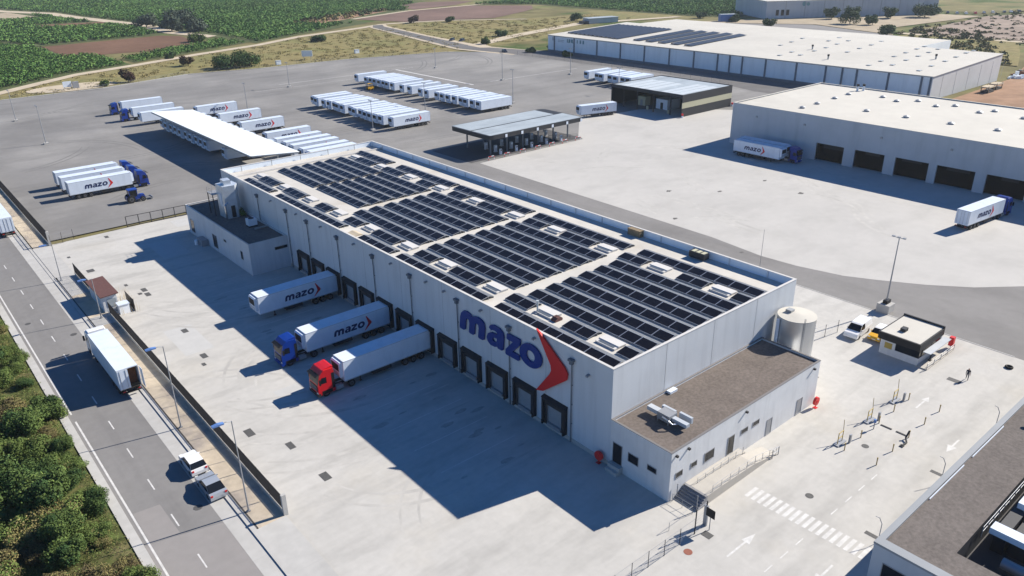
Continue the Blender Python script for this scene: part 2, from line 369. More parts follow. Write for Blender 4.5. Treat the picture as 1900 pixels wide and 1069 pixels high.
land('orchard_floor', [(134,470),(129,580),(114,700),(108,768),(82,834),(60,1000),(190,1100),(420,800),(392,615),(330,540),(258,507),(250,470),(174,432),(140,412)], 'orchard_soil')
land('scrub_clearing', [(208,505),(262,538),(300,560),(318,552),(258,512),(232,494)], 'red_soil')
land('ploughed_field', [(258,505),(329,537),(400,546),(436,500),(410,470),(388,456),(335,430),(304,444),(272,456)], 'purple_soil')
land('ploughed_field', [(340,545),(396,560),(440,590),(395,615),(352,590)], 'purple_soil')
land('orchard_floor', [(410,548),(470,556),(620,440),(560,330),(505,300),(452,300),(440,330),(440,440),(445,505)], 'orchard_soil')
land('field_track', [(258,503),(329,535),(399,543),(470,553),(468,557),(398,548),(328,540),(257,508)], 'dirt_track')
land('field_track', [(131,464),(120,513),(123,580),(105,700),(98,768),(72,834),(36,1000),(48,1000),(84,838),(110,772),(116,703),(134,582),(131,515),(139,470)], 'dirt_track')
land('dirt_road', [(-40,300),(-6,320),(12,336),(30,352),(59,364),(96,382),(137,398),(173,420),(228,438),(250,449),(272,446.5),(302,436),(345,402),(345,407),(302,442),(272,453),(250,455),(228,445),(173,427),(137,405),(96,389),(59,371),(30,359),(12,344),(-6,328),(-40,309)], 'dirt_track')
land('turning_circle', circ(20, 319, 17, 10, 30), 'dirt_track')
land('back_road', [(242,452),(232,437),(217,368),(205,312),(203,300),(206,280),(210,262),(230,262),(222,300),(224,312),(232,368),(246,437),(252,450)], 'dirt_track')
land('estate_road', [(206,300),(208,312),(220,368),(234,437),(242,450),(249,449),(243,437),(229,368),(219,312),(218,300),(228,268),(231,262),(231,40),(206,40),(206,62),(206,119),(212,140),(217,187),(212,215),(212,262)], 'estate_asphalt')
land('side_road', [(216,296),(218,310),(262,330),(345,355),(430,335),(430,328),(345,345),(266,322),(226,304),(222,292)], 'dirt_track')
land('parking_lot', [(335,128),(335,282),(398,300),(440,230),(412,160)], 'loop_asphalt')
land('red_earth_yard', [(231,-120),(600,-120),(600,60),(430,98),(380,84),(338,72),(300,64),(231,62)], 'red_soil')
land('pale_forecourt', [(398,304),(450,277),(565,202),(566,175),(450,185),(416,166),(442,230)], 'pale_soil')
land('weed_belt', [(336,74),(380,88),(425,104),(470,150),(415,163),(336,126)], 'dry_grass')
land('far_road', [(424,168),(424,100),(470,60),(476,63),(430,102),(431,168)], 'dirt_track')
land('building_site', [(432,165),(432,104),(500,70),(640,60),(640,140),(570,172)], 'site_soil')

# ---- painted markings
pm = MB(); zp = 0.02
def stripe(x0, x1, y0, y1, zz=None): pm.add([(x0,y0,zz or zp),(x1,y0,zz or zp),(x1,y1,zz or zp),(x0,y1,zz or zp)], [[0,1,2,3]])
stripe(-42.0,-41.8,-60,48.5,.008); stripe(-42.0,-41.8,50.5,420,.008)
y = 15.3 - 14.8
while y < 240: stripe(-38.9,-38.76, y - 1.2, y + 1.1, .008); y += 7.4
for i in range(18): stripe(6.7 + .02*i, 8.75 + .02*i, -12.75 - i*.70 - .2, -12.75 - i*.70 + .2)
for x in (-9,-6.2,-3.6,-1,1.6,4.2,10.6,13.4,16.1,18.8): stripe(x, x + 1.3, -19.95, -19.83)
pm.add([(p[0],p[1],zp) for p in [(-1.9,-16.65),(1.0,-16.65),(1.0,-17.0),(2.7,-16.55),(1.0,-16.1),(1.0,-16.45),(-1.9,-16.45)]], [list(range(7))])
pm.add([(p[0],p[1],zp) for p in [(36,-16.95),(38.4,-16.95),(38.4,-17.3),(39.6,-16.85),(38.4,-16.4),(38.4,-16.75),(36,-16.75)]], [list(range(7))])
pm.add([(p[0],p[1],zp) for p in [(33,-22.9),(31.2,-22.9),(31.2,-22.5),(29.6,-23.0),(31.2,-23.5),(31.2,-23.1),(33,-23.1)]], [list(range(7))])
pm.add([(p[0],p[1],zp) for p in [(4.4,-23.4),(2.4,-23.4),(2.4,-23.0),(.7,-23.5),(2.4,-24.0),(2.4,-23.6),(4.4,-23.6)]], [list(range(7))])
# parking bay lines on the far yard and dock guide lines

for yy in (253,): stripe(70, 120, yy, yy + .2)
for k in range(14): stripe(-14.5, -4, 11.1 + 5.2*k - .05, 11.1 + 5.2*k + .05, .017)
stripe(84, 150, 262, 262.3); stripe(140,141,205,262); stripe(150,200,206,206.3)
struct('road_marking', pm, 'road_paint')
def track(b, pts, w, zz):
    for off in (-.95, .95):
        L = []; n = len(pts)
        for i, p in enumerate(pts):
            q = pts[min(i+1, n-1)]; r_ = pts[max(i-1, 0)]; d = Vector((q[0]-r_[0], q[1]-r_[1])).normalized(); nn = Vector((-d.y, d.x))
            ww = w*(.35 + .65*math.sin(math.pi*(i+.3)/(n-.4)))
            L.append((p[0]+nn.x*(off-ww/2), p[1]+nn.y*(off-ww/2), zz)); L.append((p[0]+nn.x*(off+ww/2), p[1]+nn.y*(off+ww/2), zz))
        for i in range(n-1): b.add([L[2*i], L[2*i+2], L[2*i+3], L[2*i+1]], [[0,1,2,3]])
rt = random.Random(33); tk = MB(); zz_ = .0150
for k in range(13):
    for rep in range(1):
        y0 = 8.5 + 5.2*k + rt.uniform(-.5,.5); sgn = rt.choice((-1,1,1)); r_ = rt.uniform(9,20); x0 = -rt.uniform(8,15); pts = []
        for i in range(16):
            t_ = i/15
            if t_ < .35: pts.append((-3 + (x0+3)*t_/.35, y0))
            else:
                a_ = (t_-.35)/.65*rt.uniform(1.0,1.02)*1.25; pts.append((x0 - r_*math.sin(a_), y0 + sgn*r_*(1-math.cos(a_))))
        pts = [p for p in pts if p[0] > -28.5]
        if len(pts) > 5: zz_ += .0001; track(tk, pts, rt.uniform(.4,.75), zz_)
struct('tyre_mark', tk, 'tyre_film')
ol = MB()
for k in range(13):
    for j in range(3):
        x_, y_, q_ = -rt.uniform(2,15), 8.5+5.2*k+rt.uniform(-1,1), rt.uniform(.25,.9)
        zz_ += .0001; ol.add([(x_+q_*1.6*rt.uniform(.6,1)*math.cos(i*.571), y_+q_*.6*rt.uniform(.6,1)*math.sin(i*.571), zz_) for i in range(11)], [list(range(11))])
struct('oil_stain', ol, 'oil_film')
yf = MB(); zy = .003
for k in range(46):
    x_, y_ = rt.uniform(-25,190), rt.uniform(128,285); a_ = rt.uniform(-.5,.9); L_ = rt.uniform(14,45); cv = rt.uniform(-.02,.02); pts = []
    for i in range(12): u = i/11*L_; pts.append((x_+u*math.cos(a_+cv*u), y_+u*math.sin(a_+cv*u)))
    if all(-28 < p[0] < 200 and 124 < p[1] < 288 for p in pts): zy += .0001; track(yf, pts, rt.uniform(.3,.7), zy)
struct('tyre_mark', yf, 'yard_film')
cf = MB(); zc = .0165
for k in range(22):
    x_, y_ = rt.uniform(70,122), rt.uniform(0,100); a_ = rt.uniform(.6,2.4); L_ = rt.uniform(10,32); cv = rt.uniform(-.035,.035); pts = []
    for i in range(12): u = i/11*L_; pts.append((x_+u*math.cos(a_+cv*u), y_+u*math.sin(a_+cv*u)))
    if all(68 < p[0] < 130 and 2 < p[1] < 106 for p in pts): zc += .0001; track(cf, pts, rt.uniform(.5,.9), zc)
struct('tyre_mark', cf, 'tyre_film')
sp = MB()
for (x_, y_, w_, d_) in ((-21,34,4.9,4.9),(-26,56,4,9.8),(-16,96,4.9,9.8),(-8,112,9.9,4.9)): sp.add([(x_,y_,.0138),(x_+w_,y_,.0138),(x_+w_,y_+d_,.0138),(x_,y_+d_,.0138)], [[0,1,2,3]])
struct('concrete_patch', sp, 'slab_pale')
sheet('fuel_apron', [(66.2,110.2),(107,110.2),(107,128),(66.2,128)], .004, 'dark_asphalt')  # fuel station floor coloured dark to deepen the shade under its canopy
ks = MB()
ks.box(58.2,58.4,-20,13.4,0,.05); struct('kerb', ks, 'lane_concrete')
fs = MB(); fs.box(-29.5,192,0,.5,0,.001); 
yk = MB()
kp = [(-29.8,296.2),(-8,305.2),(28,306.2),(67,318.2),(97,311.2),(143,308.2),(193,294.7),(206,278.2)]
for a, b in zip(kp, kp[1:]):
    d = Vector((b[0]-a[0], b[1]-a[1])).normalized(); n = Vector((-d.y, d.x)) * .9
    yk.add([(a[0],a[1],.12),(b[0],b[1],.12),(b[0]+n.x,b[1]+n.y,.12),(a[0]+n.x,a[1]+n.y,.12)], [[0,1,2,3]]); yk.add([(a[0],a[1],-.2),(b[0],b[1],-.2),(b[0],b[1],.12),(a[0],a[1],.12)], [[0,1,2,3]])
struct('kerb', yk, 'lane_concrete')

# ================================================================== VEHICLES
RED3 = ['signal_red']
class TM: pass
def wheel_mesh(r, w):
    b = MB(); b.cyl((0,-w/2,0),(0,w/2,0), r, r, 18, 0); b.cyl((0,-w/2-.008,0),(0,w/2+.008,0), r*.58, r*.58, 12, 1); b.cyl((0,-w/2-.03,0),(0,w/2+.03,0), r*.2, r*.2, 8, 0)
    return b.mesh('wheel', ['rubber', 'rim_dark'])
WH_T = wheel_mesh(.5, .38); WH_C = wheel_mesh(.52, .32); WH_CAR = wheel_mesh(.32, .21)
L_T, W_T, H_T = 13.5, 1.275, 4.0
def trailer_body_mesh(open_rear=False):
    b = MB()
    if not open_rear:
        b.box(0, L_T, -W_T, W_T, 1.15, H_T, 0)
    else:
        b.box(0, L_T, -W_T, -W_T+.07, 1.15, H_T, 0); b.box(0, L_T, W_T-.07, W_T, 1.15, H_T, 0); b.box(0, L_T, -W_T+.07, W_T-.07, H_T-.08, H_T, 0)
        b.box(0, .08, -W_T+.07, W_T-.07, 1.15, H_T-.08, 0); b.box(.08, L_T, -W_T+.07, W_T-.07, 1.15, 1.25, 2)
    for s in (-1, 1):
        b.box(.02, L_T-.02, min(s*W_T, s*(W_T+.012)), max(s*W_T, s*(W_T+.012)), 1.15, 1.27, 1); b.box(.02, L_T-.02, min(s*W_T, s*(W_T+.010)), max(s*W_T, s*(W_T+.010)), H_T-.10, H_T-.02, 1)
    b.box(.0, .1, -W_T-.01, W_T+.01, 3.9, H_T+.012, 1); (b.box(L_T-.1, L_T+.0, -W_T-.013, W_T+.013, 1.3, H_T+.013, 1) if not open_rear else b.box(L_T-.1, L_T, -W_T-.013, W_T+.013, H_T+.001, H_T+.013, 1))
    return b.mesh('body', ['trailer_white', 'trailer_grey', 'wood'])
TB = trailer_body_mesh(); TBO = trailer_body_mesh(True)
def chassis_mesh():
    b = MB(); b.box(.6, L_T-.3, -.55, -.40, .80, 1.148, 0); b.box(.6, L_T-.3, .40, .55, .80, 1.148, 0)
    for x in (9.2,10.5,11.8): b.cyl((x,-1.0,.52),(x,1.0,.52), .09, n=8)
    b.box(4.2, 7.0, -1.2, 1.2, .55, 1.10, 0); b.box(L_T-.25, L_T-.05, -1.2, 1.2, .5, .68, 0); b.box(L_T-.3, L_T-.2, -.5, -.4, .6, 1.1, 0); b.box(L_T-.3,L_T-.2,.4,.5,.6,1.1,0)
    return b.mesh('chassis', ['chassis_dark'])
CH = chassis_mesh()
def unit_mesh():
    b = MB(); b.side([(-.5,2.0),(-.42,1.75),(-.01,1.75),(-.01,3.86),(-.34,3.86),(-.5,3.66)], -1.05, 1.05, 0)
    return b.mesh('cooling_unit', ['trailer_white'])
CU = unit_mesh()
b = MB(); b.box(-.52,-.49,-.92,.92,2.62,3.62,0)
for k in range(6): b.box(-.535,-.52,-.9,.9,2.68+k*.15,2.70+k*.15,1)
GR = b.mesh('grille', ['black_plastic', 'chassis_dark'])
b = MB(); b.box(-.515,-.49,-.9,.9,1.85,2.45,0); UP = b.mesh('service_panel', ['trailer_grey'])
b = MB(); b.box(0,.05,-.62,.62,1.25,3.9,0)
for q in (-.35,.35): b.cyl((.07,q,1.3),(.07,q,3.85), .02, n=6, mi=1)
DR = b.mesh('rear_door', ['trailer_white', 'galvanised'])
b = MB(); b.box(0,.14,-.07,.07,.25,1.12,0); b.box(-.1,.24,-.14,.14,.17,.25,0); LG = b.mesh('landing_leg', ['chassis_dark'])
b = MB(); b.box(0,.03,-.16,.16,-.06,.06,0); TL = b.mesh('tail_light', ['tail_red'])
def logo_meshes(h, depth=.012):
    it, w = word(h); a = glyph_mesh(it, depth, 'letter_navy'); c = glyph_mesh([('chev', w + .16*h, 0, h*.9, h*1.0, .12)], depth, 'chevron_red'); return a, c, w
LGA, LGC, LGW = logo_meshes(.92)
LGW_TOT = LGW + 1.3*.92
def add_logo(t, sides=(-1, 1), x_mid=7.2, z=2.05):
    for s in sides:
        if s < 0: loc, rz = (x_mid - LGW_TOT/2, -W_T-.016, z), 0
        else: loc, rz = (x_mid + LGW_TOT/2, W_T+.016, z), math.pi
        link('lettering', LGA, t, loc, rz); link('chevron', LGC, t, loc, rz)
def fill_trailer(t, lite=False, open_rear=False, wheels=True):
    link('body', TBO if open_rear else TB, t); link('chassis', CH, t)
    u = link('cooling_unit', CU, t); link('grille', GR, u)
    if not lite: link('service_panel', UP, u)
    for x in (9.2, 10.5, 11.8):
        for s in (-1, 1): link('wheel', WH_T, t, (x, s*1.05, .5))
    if not lite:
        for s in (-1, 1):
            link('landing_leg', LG, t, (2.4, s*.8, 0)); link('tail_light', TL, t, (L_T+.0, s*.9, .85))
            if open_rear:
                d = link('rear_door', DR, t, (L_T + .02, s*.63, 0)) if s < 0 else link('rear_door', DR, t, (L_T + .65, W_T + .10, 0), math.pi/2)
            else: link('rear_door', DR, t, (L_T + .005, s*.63, 0))
def make_trailer(label, loc, rz=0, logo=True, lite=False, group=None):
    t = thing('refrigerated_trailer', label, 'trailer', loc, rz, group); fill_trailer(t, lite)
    if logo: add_logo(t)
    return t
# ---- tractor units (front towards -x, trailer's front wall at x = 0)
def cab_meshes():
    out = {}
    b = MB(); b.side([(-3.62,.42),(-1.35,.42),(-1.35,3.35),(-1.55,3.72),(-2.75,3.78),(-3.28,3.30),(-3.52,2.55),(-3.66,1.75),(-3.68,.75)], -1.22, 1.22, 0); out['cab'] = b
    b = MB(); b.side([(-1.9,3.76),(-1.36,3.36),(-1.36,3.95),(-1.55,4.0),(-2.3,3.9),(-2.85,3.785)], -1.05, 1.05, 0); out['roof_deflector'] = b
    b = MB(); b.add([(-3.545,-1.08,2.56),(-3.545,1.08,2.56),(-3.31,1.02,3.26),(-3.31,-1.02,3.26)], [[0,3,2,1]]); b.add([(-3.655,-1.1,1.98),(-3.655,1.1,1.98),(-3.548,1.08,2.54),(-3.548,-1.08,2.54)], [[0,3,2,1]]); out['windscreen'] = b
    b = MB()
    b.box(-3.72,-3.66,-.95,.95,.95,1.75,0)
    for k in range(5): b.box(-3.735,-3.72,-.9,.9,1.0+k*.15,1.05+k*.15,1)
    out['grille'] = b
    b = MB(); b.side([(-3.86,3.10),(-3.40,3.30),(-3.40,3.36),(-3.88,3.20)], -1.12, 1.12, 0); out['sun_visor'] = b
    b = MB(); b.box(-1.75,-1.36,-.005,.005,.9,3.1,0); b.box(-3.2,-1.76,-.006,.006,.45,.95,0); out['side_fairing'] = b
    b = MB(); b.box(-3.78,-3.4,-1.24,1.24,.30,.72,0); out['bumper'] = b
    b = MB(); b.box(-3.76,-3.70,-.17,.17,-.1,.1,0); out['headlight'] = b
    b = MB(); b.add([(-3.35,0,2.0),(-2.45,0,1.95),(-2.45,0,2.78),(-3.1,0,2.82)], [[0,1,2,3]]); out['side_window'] = b
    b = MB(); b.box(-.09,.09,-.12,.12,-.35,.35,0); b.cyl((0,0,.3),(.25,0,.5), .03, n=6); out['mirror'] = b
    b = MB(); b.box(-3.3,2.6,-.5,-.36,.62,.92,0); b.box(-3.3,2.6,.36,.5,.62,.92,0); b.box(-1.2,-.2,-1.15,-.6,.35,.85,1); b.box(-1.2,-.2,.6,1.15,.35,.85,1); b.box(.3,1.9,-.5,.5,.92,1.1,0); out['frame'] = b
    b = MB(); b.box(-1.3,2.2,-1.2,-1.14,.4,.5,0); out['mudguard'] = b
    return out
CAB = cab_meshes()
def fill_cab(t, paint):
    mk = lambda n, mats, par, loc=None: link(n, CAB[n].mesh(n, mats), par, loc)
    c = mk('cab', [paint], t)
    mk('roof_deflector', [paint], c); mk('windscreen', ['dark_glass'], c); mk('grille', ['black_plastic', 'galvanised'], c); mk('bumper', [paint if paint != 'cab_red' else 'chassis_dark'], c)
    mk('sun_visor', ['black_plastic'], c)
    for s in (-1, 1):
        mk('side_fairing', ['black_plastic'], c, (0, s*1.227, 0))
        mk('headlight', ['lamp_clear'], c, (0, s*.98, .78)); mk('side_window', ['dark_glass'], c, (0, s*1.225, 0)); mk('mirror', ['black_plastic'], c, (-3.45, s*1.42, 2.35))
    mk('frame', ['chassis_dark', 'galvanised'], t)
    for x, s in ((-2.6,-1),(-2.6,1),(1.0,-1),(1.0,1)):
        link('wheel', WH_C, t, (x, s*1.02, .52))
def make_truck(label, loc, rz=0, paint='cab_blue', logo=True, open_rear=False, group=None, lite=False):
    t = thing('articulated_truck', label, 'truck', loc, rz, group)
    fill_trailer(t, lite, open_rear); fill_cab(t, paint)
    if logo: add_logo(t)
    return t
# trucks and trailers at the loading docks (fronts towards the street)
make_trailer('unhitched white trailer with lettering backed into the dock farthest from the wall sign', (-13.55, 60.45, 0))
make_truck('blue cab truck with lettered white trailer backed into a loading dock', (-13.65, 44.8, 0))
make_truck('red cab truck with plain white trailer backed into the dock nearest the wall sign', (-13.65, 34.5, 0), paint='cab_red', logo=False)
MB().box(.2, L_T-.9, -W_T+.2, W_T-.2, 1.26, 3.7).build('cargo', ['rust_scrap'], None)  # added dark block so the open trailer reads as shaded inside
dark_filler = bpy.data.objects['cargo']
t = make_truck('white truck parked in the street with its rear door half open', (-34.75, 63.6, 0), rz=-math.pi/2, paint='vehicle_white', logo=False, open_rear=True); dark_filler.parent = t
for ch in t.children:
    if ch.name.startswith(('cab','frame')): ch.location.x += .75
    if ch.name.startswith('cooling_unit'): UN = ch
for ch in list(UN.children): bpy.data.objects.remove(ch)
bpy.data.objects.remove(UN)
make_trailer('white trailer cut by the photo edge parked beside the dark screen fence', (-35.1, 142.4, 0), rz=-math.pi/2, logo=False)
for y, lb in ((159.9, 'blue cab truck parked farthest from the fence gate in its group of three'), (154.2, 'blue cab truck parked between two matching trucks'), (148.4, 'blue cab truck with clear lettering parked beside the blue tractor')):
    make_truck(lb, (-6.3 + rng.uniform(-.15,.15), y, 0), rz=math.pi, group='blue trucks parked in a trio')
# far left corner of the yard
make_truck('white trailer with blue cab standing farthest of three beyond the canopy', (18.8, 245.2, 0), group='trucks beyond the canopy', lite=True, logo=False)
make_truck('white trailer with blue cab standing in the middle of three beyond the canopy', (18.2, 231.0, 0), group='trucks beyond the canopy', lite=True, logo=False)
make_trailer('white trailer without cab nearest the canopy end in a group of three', (17.8, 220.5, 0), lite=True, logo=False, group='trucks beyond the canopy')
# behind and beneath the white canopy
for i, (x, y) in enumerate(((34.6,218.3),(35.5,201.0),(35.3,183.8),(34.9,165.2),(33.7,156.2),(33.9,151.0),(33.8,146.4),(33.9,141.0),(33.9,137.0))):
    make_trailer('%s white lettered trailer from the far end behind the canopy' % ordn(i), (x, y - .6, 0), lite=True, group='trailers behind the white canopy')
proto = make_trailer('first white trailer from the far end under the canopy', (19.6, 204.6, 0), lite=True, logo=False, group='trailers under the white canopy')
for i, y in enumerate((199.3,195.4,191.4,187.0,183.0,178.6,174.6,170.4,167.0,155.0)):
    copy_tree(proto, (19.4 + rng.uniform(-.3,.3), y, 0), label='%s white trailer from the far end under the canopy' % ordn(i+1))
# the long parked rows
def interp(pairs, px): return float(np.interp(px, [p[0] for p in pairs], [p[1] for p in pairs]))
r1 = [(370,209.9),(420,204.5),(465,199.5),(500,196.1),(530,192.9),(590,187.7),(640,182.5),(680,178.6),(720,175.2),(755,172.2),(790,169.5),(835,166.0),(885,161.8)]
for i, px in enumerate((383,415,462,495,528,556,595,640,676,712,752,790,832,868)):
    copy_tree(proto, (71.6 + rng.uniform(-.35,.35), interp(r1, px) - 1.0, 0), label='%s trailer from the far end of the nearer parked row' % ordn(i), group='nearer parked row of trailers')
make_trailer('lettered trailer standing slightly apart at the near end of the parked row', (72.2, 157.6, 0), group='nearer parked row of trailers')
r2 = [(705,242.1),(770,233.2),(840,226),(905,219.2),(975,212.5),(1040,206.1),(1095,201.5),(1170,193.9),(1210,190.2),(1290,183.9),(1365,177),(1455,169.8),(1530,163.4),(1590,158.6)]
for i, px in enumerate((718,783,812,842,876,905,937,975,1040,1096,1168,1210,1290,1327,1365,1406,1456,1490,1530,1572)):
    copy_tree(proto, (107.3 + rng.uniform(-.35,.35), interp(r2, px) - .9, 0), label='%s trailer from the far end of the longer back row' % ordn(i), group='longer back row of trailers')
r3 = [(485,180.4),(565,173.6),(640,167.2),(690,164.1),(735,160.2),(790,157.1),(830,154.5)]
for i, px in enumerate((503,575,603,660,707,757,800)):
    copy_tree(proto, (177.5 + rng.uniform(-.3,.3), interp(r3, px) - .6, 0), label='%s trailer from the far end of the short row behind the wash hall' % ordn(i), group='short row of trailers behind the wash hall')
make_trailer('single lettered trailer standing between the fuel station and the wash hall', (125.4, 130.2, 0), rz=RAD(-14))
# by the big depot
make_trailer('lettered trailer without cab parked alongside the depot wall, outer of two', (123.2, 55.9, 0), rz=math.pi/2)
make_truck('blue cab truck behind a lettered trailer, close to the depot wall', (126.5, 56.6, 0), rz=math.pi/2)
make_truck('blue cab truck leaving a depot bay with its trailer in the sun', (118.2, 4.2, 0), rz=math.pi + RAD(-6))

# ---- cars and vans (front towards -x)
def make_car(name, label, cat, loc, rz, paint, kind='hatch', cab=None, group=None, small=False):
    P = {'hatch': dict(L=4.2, w=.88, low=[(0,.28),(4.2,.28),(4.22,.62),(4.12,.95),(.95,.93),(.15,.78),(-.02,.55)], top=[(.98,.93),(1.75,1.42),(2.1,1.5),(3.6,1.48),(4.02,.95)], ax=(.82,3.42)),
         'sedan': dict(L=4.6, w=.9, low=[(0,.27),(4.6,.27),(4.62,.6),(4.55,.92),(1.05,.9),(.15,.74),(-.02,.5)], top=[(1.1,.9),(1.95,1.36),(2.35,1.43),(3.3,1.42),(4.15,.92)], ax=(.88,3.62)),
         'van': dict(L=5.0, w=.96, low=[(0,.30),(5.0,.30),(5.02,.7),(5.0,1.15),(1.0,1.12),(.2,.95),(-.02,.6)], top=[(.95,1.12),(1.7,1.82),(2.0,1.93),(4.85,1.95),(4.98,1.15)], ax=(.95,4.0))}[kind]
    t = thing(name, label, cat, loc, rz, group); w = P['w']
    b = MB(); b.side(P['low'], -w, w, 0); b.build('body', [paint], t)
    tp = P['top']; ins = .12; n = len(tp); b = MB()
    wb = w - .02; wt = w - ins - .04
    def yy(zc): return wb if zc < tp[0][1] + .04 else wt
    A = [(p[0], -yy(p[1]), p[1]) for p in tp]; B = [(p[0], yy(p[1]), p[1]) for p in tp]
    glass = MB(); roof = MB()
    for i in range(n - 1):
        (roof if 1 <= i <= n - 3 else glass).add([A[i], A[i+1], B[i+1], B[i]], [[0,1,2,3]])
    glass.add(A, [list(range(n))[::-1]]); glass.add(B, [list(range(n))])
    if kind == 'van':     # sheet-metal sides behind the doors
        for s in (-1, 1): roof.add([(2.6, s*(wb+.004), 1.12),(4.99, s*(wb+.004), 1.15),(4.86, s*(wt+.004), 1.945),(2.6, s*(wt+.004), 1.935)], [[0,1,2,3] if s < 0 else [3,2,1,0]])
    for s in (-1, 1):     # pillars
        for k in ((1, 1), (n-2, n-2)):
            q = tp[k[0]]; roof.add([(q[0]-.06, s*(wt+.006), q[1]+.0),(q[0]+.06, s*(wt+.006), q[1]),( (tp[0] if k[0]==1 else tp[-1])[0]+.06, s*(wb+.006), tp[0][1]),((tp[0] if k[0]==1 else tp[-1])[0]-.06, s*(wb+.006), tp[0][1])], [[0,1,2,3]])
    glass.build('windows', ['dark_glass'], t); roof.build('roof', [cab or paint], t)
    for x in P['ax']:
        for s in (-1, 1): link('wheel', WH_CAR, t, (x, s*(w-.1), .32))
    if not small:
        for s in (-1, 1):
            b = MB(); b.box(-.03,.06,-.16,.16,-.07,.07); b.build('headlight', ['lamp_clear'], t, (0, s*(w-.22), .66))
            b = MB(); b.box(-.05,.03,-.12,.12,-.1,.1); b.build('tail_light', ['tail_red'], t, (P['L'], s*(w-.16), .78))
            b = MB(); b.box(-.06,.06,-.09,.09,-.06,.06); b.build('mirror', [paint], t, (tp[0][0]+.45, s*(w+.08), tp[0][1]+.08))
        b = MB(); b.box(-.035,.0,-.26,.26,.38,.5); b.build('number_plate', ['vehicle_white'], t)
    return t
make_car('parked_car', 'white hatchback parked at the kerb ahead of a silver sedan', 'car', (-34.25, 32.2, 0), -math.pi/2, 'vehicle_white', 'hatch')
make_car('parked_car', 'silver grey sedan parked at the kerb behind a white hatchback', 'car', (-34.25, 27.2, 0), -math.pi/2, 'vehicle_silver', 'sedan')
make_car('parked_van', 'white van parked between the storage tank and the gatehouse', 'van', (46.7, -2.75, 0), RAD(4), 'vehicle_white', 'van')
make_car('parked_van', 'yellow and white van parked half hidden by the gatehouse roof', 'van', (48.4, -5.3, 0), RAD(3), 'vehicle_yellow', 'hatch', cab='vehicle_white')
far_cars = [(224,334,.5,'vehicle_dark','dark car on the estate road bend, farther of two'),(226,327.5,.4,'vehicle_dark','dark car on the estate road bend, nearer of two'),(213,271,1.2,'vehicle_dark','dark car driving past the rear corner of the asphalt yard')]
for x, y, a, p, l in far_cars: make_car('parked_car', l, 'car', (x, y, -.1), a, p, 'hatch', small=True, group='cars on the estate road')
cols = ['vehicle_white','vehicle_dark','vehicle_silver','vehicle_white','cab_red','vehicle_silver','vehicle_white','vehicle_dark']
xs = [(574.5,207),(573,200.5),(573,194),(576,189),(580.5,184.5),(588,181.5),(596,178.5),(602,173),(609,171),(616,168)]
for i, (x, y) in enumerate(xs):
    make_car('parked_car', '%s tiny car from the grey hall in the distant parked line' % ordn(i), 'car', (x, y, -.1), RAD(30), cols[i % 8], 'hatch', small=True, group='cars parked by the far hall')
# ---- yard tractor and fork truck
t = thing('yard_tractor', 'blue tractor with glass cab parked beside the three blue trucks', 'tractor', (-6.6, 136.5, 0), math.pi)
b = MB(); b.box(1.0,4.2,-.5,.5,.55,1.35,0); b.side([(.2,.7),(1.4,.6),(1.4,1.55),(.4,1.4)], -.42, .42, 0); b.build('body', ['cab_blue'], t)
b = MB(); b.box(1.9,3.6,-.8,.8,1.36,2.75,0); b.build('cab', ['dark_glass'], t)
b = MB(); b.box(1.75,3.75,-.9,.9,2.76,2.95,0)
for x in (1.92,3.58):
    for s in (-.78,.78): b.box(x-.06,x+.06,s-.06,s+.06,1.36,2.75,0)
b.build('cab_roof', ['cab_blue'], t)
BW = wheel_mesh(.85,.5); SW = wheel_mesh(.55,.4)
for s in (-1,1): link('wheel', BW, t, (3.4, s*1.0, .85)); link('wheel', SW, t, (.9, s*.85, .55))
b = MB(); b.box(-1.0,.3,-.7,-.55,.4,.6,0); b.box(-1.0,.3,.55,.7,.4,.6,0); b.box(-1.2,-1.0,-.9,.9,.15,.7,0); b.build('front_loader', ['post_grey'], t)
t = thing('fork_truck', 'yellow machine standing before the longer back row of trailers', 'forklift', (103.5, 224.6, 0), 0)
b = MB(); b.box(0,2.6,-.65,.65,.35,1.2,0); b.build('body', ['vehicle_yellow'], t)
b = MB()
for x in (.4,1.9):
    for s in (-.55,.55): b.box(x-.05,x+.05,s-.05,s+.05,1.2,2.4,0)
b.box(.2,2.1,-.65,.65,2.4,2.5,0); b.build('cage', ['vehicle_yellow'], t)
b = MB(); b.box(-.3,-.15,-.5,-.35,.2,3.1,0); b.box(-.3,-.15,.35,.5,.2,3.1,0); b.box(-1.4,-.3,-.4,-.28,.2,.28,0); b.box(-1.4,-.3,.28,.4,.2,.28,0); b.build('mast', ['chassis_dark'], t)
for x in (.5,2.1):
    for s in (-1,1): link('wheel', WH_CAR, t, (x, s*.6, .32))

# ================================================================== MAIN WAREHOUSE
LW, WW, HW, RZ = 104.7, 34.5, 12.0, 10.98
def shell(x0, x1, y0, y1, h, rz, t=.25, base=0.0, inner=0):
    b = MB()
    b.add([(x0,y0,base),(x1,y0,base),(x1,y1,base),(x0,y1,base),(x0,y0,h),(x1,y0,h),(x1,y1,h),(x0,y1,h)], [[0,1,5,4],[1,2,6,5],[2,3,7,6],[3,0,4,7]])
    a0, a1, c0, c1 = x0+t, x1-t, y0+t, y1-t
    b.add([(a0,c0,rz),(a1,c0,rz),(a1,c1,rz),(a0,c1,rz),(a0,c0,h),(a1,c0,h),(a1,c1,h),(a0,c1,h)], [[1,0,4,5],[2,1,5,6],[3,2,6,7],[0,3,7,4]], inner)
    b.add([(x0,y0,h),(x1,y0,h),(x1,y1,h),(x0,y1,h),(a0,c0,h),(a1,c0,h),(a1,c1,h),(a0,c1,h)], [[0,1,5,4],[1,2,6,5],[2,3,7,6],[3,0,4,7]])
    return b
